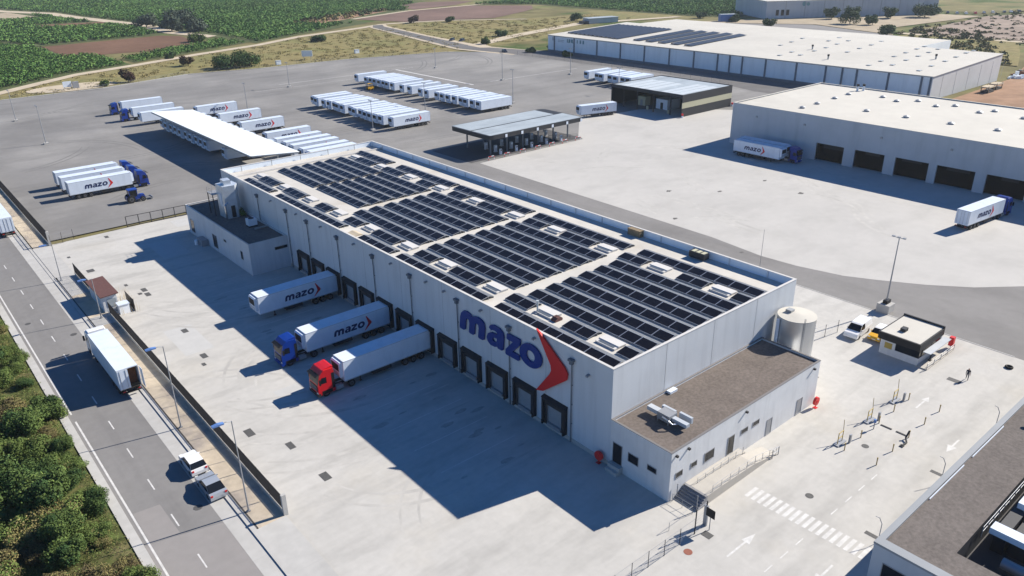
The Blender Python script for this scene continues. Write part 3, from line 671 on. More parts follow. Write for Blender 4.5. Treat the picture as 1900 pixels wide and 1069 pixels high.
def coping_ring(x0, x1, y0, y1, h, w=.34, d=.06, o=.04):
    b = MB()
    b.box(x0-o,x1+o,y0-o,y0-o+w,h,h+d); b.box(x0-o,x1+o,y1+o-w,y1+o,h,h+d); b.box(x0-o,x0-o+w,y0-o+w,y1+o-w,h,h+d); b.box(x1+o-w,x1+o,y0-o+w,y1+o-w,h,h+d); return b
def flat_roof(x0, x1, y0, y1, z):
    b = MB(); b.add([(x0,y0,z),(x1,y0,z),(x1,y1,z),(x0,y1,z)], [[0,1,2,3]]); return b
wh = thing('warehouse', 'long white refrigerated warehouse with solar panels and blue lettering over its docks', 'warehouse')
shell(0, WW, 0, LW, HW, RZ, inner=1).build('wall', ['wall_panel','parapet_white'], wh)  # inner parapet faces coloured brighter for the sky light they catch
flat_roof(.25, WW-.25, .25, LW-.25, RZ).build('roof', ['roof_sheet'], wh)
coping_ring(0, WW, 0, LW, HW).build('coping', ['coping'], wh)
b = MB(); b.box(.25, WW-.25, 100.35, 100.6, RZ, RZ+.35); b.build('roof_kerb', ['coping'], wh)
for k in range(5):
    b = MB(); b.box(-.05,.05,-.05,.05,0,1.2); b.build('guard_post', ['galvanised'], wh, (4 + k*6.4, LW-.6, RZ+.0))
b = MB()
for x in (8.6, 17.2, 25.8): b.box(x-.03, x+.03, -.006, 0, 0, 11.9)
for y in range(10, 104, 10): b.box(-.006, 0, y+.2-.025, y+.2+.025, .6, 11.9)
b.build('wall_joint', ['post_grey'], wh)
b = MB(); b.box(-.05, 0, 0, 76.9, 0, .5); b.build('plinth', ['lane_concrete'], wh)
b = MB()
for k in range(0, 17): b.box(WW-.256-.10, WW-.256, 4+k*6-.1, 4+k*6+.1, RZ, HW-.05)
b.build('parapet_rib', ['wall_panel'], wh)
# loading docks: black cushion shelter > door, leveller
b = MB()
b.box(-.5,-.005,-1.92,-1.60,.62,4.15); b.box(-.5,-.005,1.60,1.92,.62,4.15); b.box(-.5,-.005,-1.60,1.60,3.83,4.15)
b.box(-.32,-.27,-1.60,-1.22,.62,3.83,1); b.box(-.32,-.27,1.22,1.60,.62,3.83,1); b.box(-.32,-.27,-1.22,1.22,3.30,3.83,1)
b.side([(-.58,4.15),(-.005,4.15),(-.005,4.33)], -1.97, 1.97)
for s in (-1,1): b.box(-.62,-.50,s*1.75-.1,s*1.75+.1,.55,1.1)
DK = b.mesh('dock_shelter', ['dock_black','dark_cladding'])
b = MB(); b.box(-.08,-.012,-1.12,1.12,.95,3.3,0)
for k in range(4): b.box(-.085,-.08,-1.1,1.1,1.4+k*.5,1.43+k*.5,1)
DD = b.mesh('dock_door', ['door_grey','post_grey'])
b = MB(); b.box(-.38,-.012,-1.1,1.1,.55,.94,0); DL = b.mesh('dock_leveller', ['post_grey'])
for k in range(13):
    d = link('dock_shelter', DK, wh, (0, 8.5 + 5.2*k, 0)); link('dock_door', DD, d); link('dock_leveller', DL, d)
b = MB(); b.cyl((-.16,0,0),(-.16,0,10.2), .075, n=8); b.box(-.40,-.004,-.2,.2,10.2,10.6,1); b.box(-.48,-.004,-.36,.36,10.6,10.86,1)
for z_ in (2.5,5,7.5): b.box(-.17,-.004,-.11,.11,z_-.03,z_+.03)
DP = b.mesh('downpipe', ['pipe_grey','pilaster'])
for y in (5.9, 16.5, 26.8, 37.6, 47.4, 58.0, 68.2, 75.9, 87.7):
    link('downpipe', DP, wh, (0, y, 0))
b = MB(); b.box(-.32,-.004,-.16,.16,-.08,.08); b.box(-.45,-.32,-.16,.16,-.16,.04); WL = b.mesh('wall_light', ['post_grey'])
for y in (3.4, 12, 21.8, 29.5, 33.6, 42.3, 52.7, 63.2, 71.8, 81.7): link('wall_light', WL, wh, (0, y, 11.0 if y > 3.5 else 9.9))
# the big facade lettering
sg = thing('facade_sign', 'big blue lettering with red arrow mounted along the shaded dock wall', 'sign', (0, 26.5, 0), -math.pi/2)
for g, x, z0, sx, sz, sh in (('m', .25, 7.0, 2.95, 2.85, .14), ('a', 5.75, 7.05, 3.15, 2.9, .12), ('z', 9.45, 6.9, 2.45, 2.95, .10), ('o', 12.0, 7.05, 3.1, 2.85, .05)):
    me = glyph_mesh([(g, 0, 0, sx, sz, sh)], .22, 'letter_blue'); link('letter', me, sg, (x, -.18, z0))
arrow = [(15.0,12.45),(15.7,12.1),(19.6,9.35),(20.1,8.7),(19.95,7.9),(16.2,4.85),(14.95,4.45),(17.25,7.55),(17.5,8.1),(17.4,8.75)][::-1]
b = MB(); b.side([(p[0], p[1]) for p in arrow], -.34, -.12, 0); b.build('arrow', ['chevron_red'], sg)
# ---- roof: solar rows
b = MB()
dz, dx = .24, 1.12
def slab(b, p, q, y0, y1, m_top, m_side, th=.04, brd=.035):
    # panel between low edge p=(x,z) and high edge q
    ax = Vector((q[0]-p[0], 0, q[1]-p[1])); n = Vector((-ax.z, 0, ax.x)).normalized()
    if n.z < 0: n = -n
    def P(u, y, h): return (p[0]+ax.x*u + n.x*h, y, p[1]+ax.z*u + n.z*h)
    lo = [P(0,y0,-th),P(1,y0,-th),P(1,y1,-th),P(0,y1,-th)]; hi = [P(0,y0,0),P(1,y0,0),P(1,y1,0),P(0,y1,0)]
    u = brd/ax.length
    gl = [P(u,y0+brd,.002),P(1-u,y0+brd,.002),P(1-u,y1-brd,.002),P(u,y1-brd,.002)]
    up = [0,1,2,3] if ax.x > 0 else [3,2,1,0]
    b.add(hi, [up], m_side); b.add(gl, [up], m_top); b.add(lo, [up[::-1]], m_side)
    for i in range(4): b.add([lo[i], lo[(i+1)%4], hi[(i+1)%4], hi[i]], [[0,1,2,3]], m_side)
PY = 2.22
def tent(dx):
    hi = .36 + .0*dx; wx = dx*1.31
    b = MB(); slab(b, (0,.10), (wx,hi), 0, PY-.03, 0, 1); w = b.mesh('solar_panel', ['solar_glass','aluminium'])
    b = MB(); slab(b, (2*dx+.05,.10), (wx+.05,hi), 0, PY-.03, 0, 1, brd=.05); return w, b.mesh('wind_deflector', ['deflector','galvanised'])  # matte grey slope behind each dark panel
TENT = {1.19: tent(1.19), 1.13: tent(1.13)}
def solar_row(label, x, y0, n, group, pitch=PY, dx=1.19):
    t = thing('solar_array', label, 'solar panels', (x, y0, RZ+.10), 0, group)
    for i in range(n):
        a = link('solar_panel', TENT[dx][0], t, (0, i*pitch, 0)); c = link('wind_deflector', TENT[dx][1], t, (0, i*pitch, 0))
        if pitch != PY: a.scale.y = c.scale.y = pitch/PY
    b = MB(); L = n*pitch
    for xx in (.1, dx*1.31+.025, 2*dx-.02): b.box(xx-.02, xx+.02, 0, L-.03, -.095, .06 if xx < .2 or xx > 1.8 else .30)
    b.build('mounting_rail', ['galvanised'], t)
XS = [1.0, 4.0, 7.0, 9.95, 12.95, 15.95, 18.95, 21.9, 24.9, 27.8]
WHERE = ['on the dock edge', 'second from the dock edge', 'third from the dock edge', 'fourth from the dock edge', 'fifth from the dock edge', 'sixth from the dock edge', 'seventh from the dock edge', 'third from the far parapet', 'second from the far parapet', 'at the far parapet']
BL = [('in the block nearest the lit end wall', 1.2, 9), ('in the second block from the lit end', 23.6, 9), ('in the third block from the lit end', 45.3, 9)]
for bn, y0, n in BL:
    for i, x in enumerate(XS):
        if i in (1, 8): continue
        if i == 0 and y0 > 40: solar_row('solar panel row %s %s' % (WHERE[i], bn), x, y0, 4, 'solar panel rows'); continue
        solar_row('solar panel row %s %s' % (WHERE[i], bn), x, y0, n, 'solar panel rows')
SKY = [5.3, 15.6, 25.6, 36.4, 46.0, 56.6, 66.9, 77.1, 87.4, 97.6]
GAPS = [(1.2, 1), (7.6, 3 - 1), (17.9, 2), (27.8, 3), (38.5, 2), (48.2, 3), (58.9, 3 - 1), (69.0, 2), (79.2, 3), (89.6, 3)]
for i, side in ((1, 'dock-side'), (8, 'far-side')):
    for k, (y0, n) in enumerate(GAPS):
        solar_row('%s short solar panel group from the lit end, between %s skylights' % (ordn(k), side), XS[i], y0, n, 'short solar groups between skylights', 2.16)
for i, x in enumerate([9.3, 11.85, 14.4, 16.95, 19.5, 22.05]):
    solar_row('%s solar row of the dense block in the middle of the roof' % ordn(i), x, 67.2, 7, 'dense solar block, middle half', dx=1.13)
    solar_row('%s solar row of the dense block at the far roof end' % ordn(i), x, 83.6, 7, 'dense solar block, far half', dx=1.13)
solar_row('long solar row on the dock-side roof edge above the left annex', XS[0], 60.3, 10, 'solar panel rows', 2.3)
solar_row('short solar row at the far end of the dock-side roof edge', XS[0], 86.2, 5, 'solar panel rows', 2.2)
solar_row('solar row on the far long parapet side past the walkway', XS[9], 66.4, 8, 'solar panel rows', 2.3)
solar_row('solar row at the far end along the far long parapet', XS[9], 88.3, 6, 'solar panel rows', 2.1)
# skylights
b = MB(); b.box(0,1.9,0,2.9,0,.22,0); SC = b.mesh('curb', ['coping'])
b = MB(); b.side([(.58,.224),(1.96,.224),(1.96,.29),(.66,.34)], -.06, 2.96, 0); SL = b.mesh('lid', ['coping'])
b = MB(); b.add([(.10,.3,.23),(.54,.3,.25),(.54,2.6,.25),(.10,2.6,.23)], [[0,1,2,3]]); SGL = b.mesh('skylight_pane', ['smoked_pane'])
for i, side in ((1, 'dock-side'), (8, 'far-side')):
    for k, y in enumerate(SKY):
        t = thing('roof_skylight', '%s roof skylight from the lit end wall in the %s row' % (ordn(k), side), 'skylight', (XS[i]+.35, y-1.45, RZ+.004), 0, 'roof skylights')
        link('curb', SC, t); link('lid', SL, t); link('skylight_pane', SGL, t)
# small things on the roof
t = thing('vent_pipe', 'pale blue vent pipe beside a skylight near the red arrow', 'pipe', (4.6, 16.7, RZ))
b = MB(); b.cyl((0,0,0),(0,0,1.5),.12,n=10); b.cyl((0,0,1.5),(0,0,1.62),.2,n=10); b.build('pipe', ['station_roof'], t)
b = MB(); b.box(-.5,.5,-.4,.4,0,.12); b.build('base', ['galvanised'], t)
t = thing('tool_bag', 'dark red sack lying by a skylight on the warehouse roof', 'bag', (4.9, 13.6, RZ+.01))
b = MB(); b.side([(-.55,0),(.55,0),(.6,.25),(.3,.5),(-.25,.48),(-.6,.22)], -.4, .4); b.build('sack', ['brick_roof'], t); b = MB(); b.tube([(-.25,0,.48),(-.1,0,.62),(.15,0,.62),(.28,0,.5)], .03); b.build('strap', ['chassis_dark'], t)
t = thing('condenser_unit', 'brown condenser unit with pale top standing at the far parapet', 'air conditioner', (33.2, 14.4, RZ))
b = MB(); b.box(-.55,.6,-1.3,1.3,.15,1.0,0); b.build('body', ['dark_cladding'], t); b = MB()
for k in range(3): b.box(-.45,.5,-1.15+k*.8,-1.15+k*.8+.55,1.0,1.05)
b.build('fan_grille', ['cream_cladding'], t); b = MB(); b.box(-.5,.55,-1.2,-1.1,0,.15); b.box(-.5,.55,1.1,1.2,0,.15); b.build('foot', ['galvanised'], t)
t = thing('roof_hatch', 'wooden roof hatch interrupting the far parapet of the warehouse', 'hatch', (33.6, 26.6, RZ))
b = MB(); b.box(-.3,.64,-1.2,1.2,0,.98,0); b.build('box', ['wood'], t); b = MB(); b.box(-.33,.655,-1.25,1.25,.98,1.03); b.build('lid', ['wood'], t)
t = thing('tarpaulin_sheet', 'crumpled pale cloth lying on the bare roof strip by the docks edge', 'sheet', (2.2, 56.3, RZ+.01))
b = MB(); b.side([(-.7,0),(.8,0),(.75,.12),(.2,.3),(-.3,.18),(-.7,.1)], -1.0, 1.2); b.build('cloth', ['dirt_track'], t)

# ================================================================== OFFICE BLOCK at the lit end
ob = thing('office_block', 'low white office block with gravel roof at the warehouse end', 'building')
shell(0, 27.84, -8.09, -.012, 5.95, 5.72, .2).build('wall', ['white_wall'], ob)
flat_roof(.2, 27.64, -7.89, -.21, 5.72).build('roof', ['gravel'], ob)
b = MB(); b.box(-.03,27.87,-8.12,-7.86,5.95,6.0); b.box(-.03,.23,-7.86,-.02,5.95,6.0); b.box(27.61,27.87,-7.86,-.02,5.95,6.0); b.box(.23,27.61,-.24,-.02,5.95,6.0); b.build('coping', ['parapet_metal'], ob)
def window(par, p0, p1, nrm, frame='post_grey', name='window', glass='dark_glass'):
    # p0, p1 opposite corners of an opening in a wall; nrm = outward axis ('-x', '-y')
    b = MB(); g = MB(); f = .07
    (x0,y0,z0), (x1,y1,z1) = p0, p1
    if nrm == '-y':
        X0, X1 = sorted((x0,x1))
        b.box(X0,X1,y0-.05,y0-.003,z0,z0+f); b.box(X0,X1,y0-.05,y0-.003,z1-f,z1); b.box(X0,X0+f,y0-.05,y0-.003,z0+f,z1-f); b.box(X1-f,X1,y0-.05,y0-.003,z0+f,z1-f)
        g.box(X0+f,X1-f,y0-.02,y0-.004,z0+f,z1-f)
    else:
        Y0, Y1 = sorted((y0,y1))
        b.box(x0-.05,x0-.003,Y0,Y1,z0,z0+f); b.box(x0-.05,x0-.003,Y0,Y1,z1-f,z1); b.box(x0-.05,x0-.003,Y0,Y0+f,z0+f,z1-f); b.box(x0-.05,x0-.003,Y1-f,Y1,z0+f,z1-f)
        g.box(x0-.02,x0-.004,Y0+f,Y1-f,z0+f,z1-f)
    w = b.build(name, [frame], par); g.build('pane', [glass], w); return w
Y0_ = -8.09
for x0, x1, z0, z1 in ((.85,2.0,2.45,3.2),(3.3,4.35,2.5,3.2),(5.6,7.3,2.05,3.3),(12.1,13.4,2.55,3.25),(14.3,15.6,2.55,3.25)): window(ob, (x0,Y0_,z0), (x1,Y0_,z1), '-y')
window(ob, (9.7,Y0_,.95), (10.9,Y0_,3.35), '-y', name='door'); window(ob, (17.3,Y0_,.05), (18.4,Y0_,2.2), '-y', name='door', glass='post_grey'); window(ob, (23.6,Y0_,.05), (24.8,Y0_,2.2), '-y', name='door', glass='post_grey')
window(ob, (0,-.4,.85), (0,-1.75,3.4), '-x', name='door'); window(ob, (0,-2.55,2.05), (0,-4.0,3.2), '-x'); window(ob, (0,-5.15,2.45), (0,-6.4,3.15), '-x')
b = MB(); b.box(-.3,-.004,-.07,.07,-.07,.07); 
for x in (.7, 2.6, 12.6, 26.4): b2 = MB(); b2.box(-.12,.12,-.28,-.004,-.1,.1); b2.build('wall_light', ['chassis_dark'], ob, (x, Y0_, 5.4))
b = MB(); b.box(-.6,-.0,-1.9,-.25,0,.85); b.box(-1.0,-.6,-1.9,-.25,0,.42); b.build('door_step', ['lane_concrete'], ob, (-.004,0,.012))
# ventilation plant on its gravel roof
t = thing('ventilation_plant', 'white duct ventilation plant casting shadow on the office gravel roof', 'air handling', (0, 0, 5.72))
def duct(p, q, w, h, m='trailer_grey', nm='duct'):
    b = MB(); x0, x1 = sorted((p[0]-w/2*(p[0]==q[0]), q[0]+w/2*(p[0]==q[0]))); y0, y1 = sorted((p[1]-w/2*(p[1]==q[1]), q[1]+w/2*(p[1]==q[1])))
    b.box(x0,x1,y0,y1,p[2],p[2]+h); return b.build(nm, [m], t)
b = MB(); b.box(3.8,5.1,-4.6,-3.0,.25,1.1); b.build('air_handler', ['post_grey'], t)
duct((4.4,-3.0,.45),(4.4,-1.4,.45),.7,.45); duct((4.5,-4.62,.45),(4.5,-6.5,.45),.55,.4)
duct((5.22,-2.6,.35),(5.22,-4.3,.35),.35,.75); duct((5.6,-4.6,.3),(5.6,-6.2,.3),.3,.7)
b = MB(); b.tube([(3.55,-3.9,.9),(3.4,-4.8,.9),(3.55,-5.2,.6),(4.1,-5.4,.5)], .1, 8); b.build('pipe', ['bright_steel'], t)
b = MB()
for x in (3.8,5.1):
    for y in (-4.5,-3.1): b.box(x-.05,x+.05,y-.05,y+.05,0,.25)
b.build('leg', ['galvanised'], t)
t = thing('roof_hatch', 'small white hatch box against the wall on the gravel roof', 'hatch', (9.4, -.55, 5.72))
b = MB(); b.box(-.6,.6,-.25,.3,0,.25); b.build('box', ['trailer_white'], t); b = MB(); b.box(-.62,.62,-.28,.31,.25,.3); b.build('lid', ['trailer_white'], t)
def red_reel(label, loc, rz):
    t = thing('fire_hose_reel', label, 'hose reel', loc, rz)
    b = MB(); b.cyl((-.18,0,.95),(.12,0,.95),.55,n=22); b.build('drum', ['signal_red'], t)
    b = MB(); b.cyl((-.24,0,.95),(-.18,0,.95),.18,n=14); b.cyl((-.02,-.05,0),(-.02,-.05,.45),.05,n=8); b.box(-.25,.2,-.25,.25,0,.05); b.build('stand', ['signal_red'], t)
red_reel('red hose reel drum standing by the shaded office door', (-.5, 1.1, .012), 0)
red_reel('red hose reel drum standing on the sunny forecourt beside the office wall', (27.0, -8.75, .012), math.pi/2)
# access ramp with railings, and the small canopy over its steps
t = thing('access_ramp', 'pale access ramp with thin railings along the sunny office wall', 'ramp')
b = MB(); b.side([(2.64,.02),(15.3,.02),(11.0,.9),(5.0,1.13),(2.64,1.13)], -10.9, -9.0); b.build('ramp_slab', ['ramp_concrete'], t)
b = MB(); b.side([(2.64,.02),(12.0,.02),(12.0,.9),(5.0,1.1),(2.64,1.13)], -8.98, -8.1); b.build('landing', ['ramp_concrete'], t)
def rail(par, pts, h=1.0, step=1.5, r=.025, name='railing', m='post_grey', wires=2):
    b = MB()
    for a, c in zip(pts, pts[1:]):
        a = Vector(a); c = Vector(c); n = max(1, round((c-a).length/step))
        for i in range(n+1): p = a + (c-a)*(i/n); b.cyl(p, p + Vector((0,0,h)), r, n=6)
        for k in range(1, wires+1): z_ = Vector((0,0,h*k/wires)); b.cyl(a+z_, c+z_, r*.8, n=6)
    return b.build(name, [m], par)
rail(t, [(3.5,-8.98,.75),(11.5,-8.98,.78)], 1.0, 1.4); rail(t, [(3.5,-10.85,.9),(11.0,-10.85,.9),(15.2,-10.85,.03)], 1.0, 1.4); rail(t, [(14.2,-11.0,.012),(15.4,-11.0,.012)], 1.1, 1.0, .05)
t = thing('entrance_steps', 'dark stone steps descending at the office corner end of the ramp', 'steps')
b = MB()
for k in range(6): b.box(1.0+k*.27, 1.27+k*.27, -10.9, -8.15, .014, .19*(k+1))
b.build('stone_steps', ['dark_stone'], t)  # steps in one dark grey
for x, y in ((1.1,-8.3),(1.1,-10.8)): b = MB(); b.cyl((x,y,.012),(x,y,1.9),.05,n=8); b.build('post', ['post_grey'], t)
rail(t, [(.4,-8.3,.012),(.4,-10.8,.012)], 1.0, 1.2); rail(t, [(.4,-10.8,.012),(-3.2,-10.8,.012)], 1.0, 3.4, wires=1)

# ================================================================== storage tank beside the office block
t = thing('storage_tank', 'tall round steel water tank between the office block and the yard', 'tank', (31.1, -2.6, 0))
b = MB(); b.cyl((0,0,.012),(0,0,8.9),2.35,n=48,cap=False); b.build('shell', ['tank_steel'], t)
b = MB(); b.cyl((0,0,8.9),(0,0,9.0),2.39,2.39,n=48); b.cyl((0,0,9.0),(0,0,9.18),2.3,.3,n=48); b.build('lid', ['pale_roof'], t)
b = MB(); b.box(-.5,.3,.6,1.4,9.1,9.45); b.build('hatch', ['galvanised'], t)
b = MB()
for s in (-.22,.22): b.cyl((-1.55,-1.95+s*.3,.1),(-1.55,-1.95+s*.3,9.6),.03,n=6)
b.build('ladder', ['post_grey'], t)
b = MB(); b.cyl((-2.3,1.2,.02),(-2.3,1.2,8.7),.22,n=12); b.build('riser_pipe', ['trailer_white'], t)

# ================================================================== LEFT ANNEX and rooftop plant
an = thing('service_annex', 'low white annex with dark flat roof at the shaded warehouse end', 'building')
shell(-7.1, -.012, 77, 107.3, 5.75, 5.5, .2).build('wall', ['annex_wall'], an)
flat_roof(-6.9, -.21, 77.2, 107.1, 5.5).build('roof', ['grey_gravel'], an)
coping_ring(-7.1, -.05, 77, 107.3, 5.75, .26, .05, .03).build('coping', ['coping'], an)
window(an, (-7.1,104.1,.6), (-7.1,106.0,3.2), '-x', name='door'); window(an, (-7.1,92.3,.6), (-7.1,94.4,3.2), '-x', name='door'); window(an, (-7.1,87.5,3.2), (-7.1,88.7,3.7), '-x')
window(an, (-2.6,77,3.6), (-.2,77,4.2), '-y'); window(an, (-7.1,80.2,2.0), (-7.1,81.2,3.6), '-x')
t = thing('plant_enclosure', 'grey box with a pale barrel standing against the left annex wall', 'bin', (-7.9, 98.6, .012))
b = MB(); b.box(-.5,.7,-1.4,1.4,0,1.2); b.build('box', ['post_grey'], t); b = MB(); b.cyl((-.9,.6,0),(-.9,.6,.95),.32,n=16); b.build('barrel', ['far_wall'], t)
t = thing('cooling_tower', 'shiny steel cooling tower with platform rising behind the left annex', 'tower', (-2.9, 95.2, 5.5))
b = MB(); b.prism([(-1.15,-1.7),(1.0,-1.9),(1.9,-.8),(1.8,1.3),(.4,1.9),(-1.3,1.5)], 0, 6.2); b.build('casing', ['pale_steel'], t)
b = MB(); b.prism([(-.6,-1.0),(.7,-1.1),(.9,.8),(-.5,.9)], 6.2, 7.1); b.build('fan_stack', ['pale_steel'], t)
b = MB(); b.box(-1.32,-1.2,-.5,.6,2.2,4.6); b.build('panel', ['trailer_white'], t); b = MB(); b.box(-.2,.5,-1.98,-1.80,.2,2.4); b.build('hatch', ['dark_cladding'], t)
b = MB(); b.box(-2.2,1.0,1.5,4.2,4.1,4.25); b.build('platform', ['galvanised'], t)
for x, y in ((-2.1,4.1),(.9,4.1),(-2.1,1.6)): b = MB(); b.cyl((x,y,0),(x,y,4.1),.09,n=8); b.build('support_leg', ['chassis_dark'], t)
rail(t, [(-2.15,1.6,4.25),(-2.15,4.15,4.25),(.9,4.15,4.25)], 1.0, 1.2)
b = MB(); b.tube([(-1.3,-1.8,.0),(-1.3,-1.8,2.6),(-.6,-1.6,3.2)], .16, 10); b.build('pipe', ['bright_steel'], t)
t = thing('air_conditioner', 'white air conditioner box on the shaded annex roof', 'air conditioner', (-2.3, 86.6, 5.5))
b = MB(); b.box(-.8,.8,-.7,.7,.3,1.5); b.build('body', ['trailer_white'], t); b = MB(); b.cyl((0,0,1.5),(0,0,1.56),.5,n=18); b.build('fan_grille', ['chassis_dark'], t); b = MB(); b.box(-.8,.8,-.6,-.5,0,.3); b.box(-.8,.8,.5,.6,0,.3); b.build('foot', ['chassis_dark'], t)
t = thing('roof_duct', 'low pale duct lying on the shaded annex roof behind the white box', 'duct', (-1.6, 84.2, 5.5))
b = MB(); b.box(-1.2,1.2,-.15,.15,.1,.35); b.build('duct', ['galvanised'], t)

# ================================================================== DEPOT with open bays (right)
dp = thing('depot', 'broad depot with five black bay doors and cream roof', 'depot')
DX, DY0, DY1, DH = 132.4, -32, 77.8, 11.1
bays = [(44.7,52.1),(34.5,41.9),(24.2,31.9),(14.2,22.4),(3.9,11.9),(-6.3,1.5)]
b = MB(); ys = [DY1]
for a, c in bays: ys += [c, a]
ys.append(DY0)
for i in range(0, len(ys), 2): b.box(DX, DX+.4, ys[i+1], ys[i], 0, 4.45)
b.box(DX, DX+.4, DY0, DY1, 4.45, DH)
b.box(DX+.4, 178, DY1-.3, DY1, 0, DH); b.box(177.7, 178, DY0, DY1-.3, 0, DH); b.box(DX+.4,177.7,DY0,DY0+.3,0,DH)
b.build('wall', ['far_wall_grey'], dp)
flat_roof(DX+.4, 177.7, DY0+.3, DY1-.3, DH-.25).build('roof', ['pale_roof'], dp)
coping_ring(DX, 178, DY0, DY1, DH, .5, .06, .04).build('coping', ['pale_roof'], dp)
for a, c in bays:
    b = MB(); b.box(DX+1.2, DX+1.3, a-.3, c+.3, 0.02, 4.8, 0); o = b.build('bay_door', ['bay_black'], dp)  # near-black panel paints the darkness of the unlit depot interior
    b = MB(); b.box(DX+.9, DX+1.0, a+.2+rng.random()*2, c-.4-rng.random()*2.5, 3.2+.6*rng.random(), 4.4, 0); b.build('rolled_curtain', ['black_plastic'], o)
for y in (70, 56, 36, 20): b = MB(); b.box(DX-.3,DX-.004,y-.25,y+.25,8.2,8.6); b.build('wall_light', ['post_grey'], dp)
VN = MB(); VN.cyl((0,0,0),(0,0,.3),.75,.6,n=12); VN.cyl((0,0,.3),(0,0,.55),.85,.25,n=12); VNm = VN.mesh('roof_vent', ['galvanised'])
bv = [(145.4,65.0),(153.2,65.2),(163.5,65.8),(171.9,66.2),(153.2,51.4),(171.3,52.1),(175.5,48.2),(174.5,57.5),(152.7,41.0),(171.6,41.8),(175.6,38.6),(152.8,30.4),(171.0,30.9),(175.4,28.9),(153.2,20.2),(171.1,20.8)]
for i, (x, y) in enumerate(bv):
    x2, y2 = x - 5.6, y - 3.6     # lifted from 9 m to the roof height along the sight line
    tag(link('roof_vent', VNm, None, (x2, y2, DH-.25)), '%s low round vent counted from the left across the cream depot roof' % ordn(i), 'vent', 'vents on the depot roof')
for i, (x, y, l) in enumerate(((173.8,63.9,'left of two black capped chimney pipes at the depot roof back'),(175.2,62.8,'right of two black capped chimney pipes at the depot roof back'))):
    t = thing('chimney_pipe', l, 'chimney', (x, y, DH-.25), 0, 'chimney pipes on the depot roof')
    b = MB(); b.cyl((0,0,0),(0,0,1.3),.32,n=12); b.build('flue', ['trailer_white'], t); b = MB(); b.cyl((0,0,1.3),(0,0,1.9),.42,n=12); b.build('cowl', ['chassis_dark'], t)

# ================================================================== FUEL STATION
fu = thing('fuel_station', 'flat roofed fuel station canopy on thin columns in the yard', 'canopy')
fx0, fx1, fy0, fy1 = 72.3, 107.0, 110.0, 127.5
def rounded(x0, x1, y0, y1, r, n=6):
    pts = []
    for cx, cy, a0 in ((x1-r,y0+r,-90),(x1-r,y1-r,0),(x0+r,y1-r,90),(x0+r,y0+r,180)):
        for i in range(n+1): a = RAD(a0 + 90*i/n); pts.append((cx+r*math.cos(a), cy+r*math.sin(a)))
    return pts
b = MB(); b.prism(rounded(fx0,fx1,fy0,fy1,1.6), 4.9, 6.0, 0); b.build('fascia', ['dark_cladding'], fu)
b = MB(); b.side([(fx0+.5,6.004),(fx1-.5,6.004),(fx1-.5,6.05),(fx0+.5,6.05)], fy0+.4, fy0+8.2, 0); b.side([(fx0+.5,6.004),(fx1-3.5,6.004),(fx1-3.5,6.05),(fx0+.5,6.05)], fy0+8.9, fy1-.4, 0)
b.build('roof', ['station_roof'], fu)
for i in range(6):
    for y in (113.6, 123.8):
        b = MB(); b.box(-.16,.16,-.16,.16,0.02,4.9); b.build('column', ['pilaster'], fu, (75.4 + 5.75*i, y, 0))
    b = MB(); b.box(-.35,.35,-.08,0,4.95,5.75); b.build('lane_sign', ['trailer_white'], fu, (78.0+5.6*i, fy0-.01, 0))
b = MB(); b.box(-.5,.5,-.35,.35,.02,.2); PB = b.mesh('base', ['lane_concrete'])
b = MB(); b.box(-.38,.38,-.28,.28,.2,1.9); PBo = b.mesh('body', ['far_wall_grey']); b = MB(); b.box(-.3,.3,-.30,-.281,1.25,1.75); PS = b.mesh('display', ['trailer_white'])
b = MB(); b.tube([(.4,0,1.3),(.6,0,1.0),(.5,0,.5),(.4,0,.9)], .03); PH = b.mesh('hose', ['rubber'])
n = 0
for x in (78.2,83.8,89.4,95.0,100.6):
    for y in (114.9,119.0):
        t = thing('fuel_pump', '%s grey fuel pump from the left in the %s line under the canopy' % (ordn(int((x-78)/5.5)), 'front' if y < 117 else 'back'), 'fuel pump', (x,y,0), 0, 'fuel pumps')
        for m_ in (PB,PBo,PS,PH): link(m_.name.split('.')[0], m_, t)
    t = thing('payment_kiosk', '%s white payment post from the left at the fuel station front' % ordn(int((x-78)/5.5)), 'terminal', (x-.6,112.0,0), 0, 'payment posts')
    b = MB(); b.box(-.3,.3,-.25,.25,.02,1.5); b.build('body', ['trailer_white'], t); b = MB(); b.box(-.2,.2,-.27,-.251,.95,1.35); b.build('display', ['dark_glass'], t)
for i, x in enumerate((72.1,77.5,83.0,88.6,93.8,98.8,104.0)):
    t = thing('guard_hoop', '%s red and white guard hoop from the left before the fuel lanes' % ordn(i), 'barrier', (x,109.2,.016), 0, 'guard hoops before the fuel lanes')
    b = MB()
    for k, (p, q) in enumerate((((-.9,0,0),(-.9,0,.5)),((-.9,0,.5),(-.9,0,.95)),((-.9,0,.95),(0,0,.95)),((0,0,.95),(.9,0,.95)),((.9,0,.95),(.9,0,.5)),((.9,0,.5),(.9,0,0)))): b.cyl(p, q, .07, n=8, mi=k % 2)
    b.build('hoop', ['signal_red','trailer_white'], t)
t = thing('guard_railing', 'dark pipe railing at the right end of the fuel lanes', 'railing')
rail(t, [(98.5,115.5,.02),(106.0,111.5,.02)], 1.1, 2.0, .06, m='pilaster')
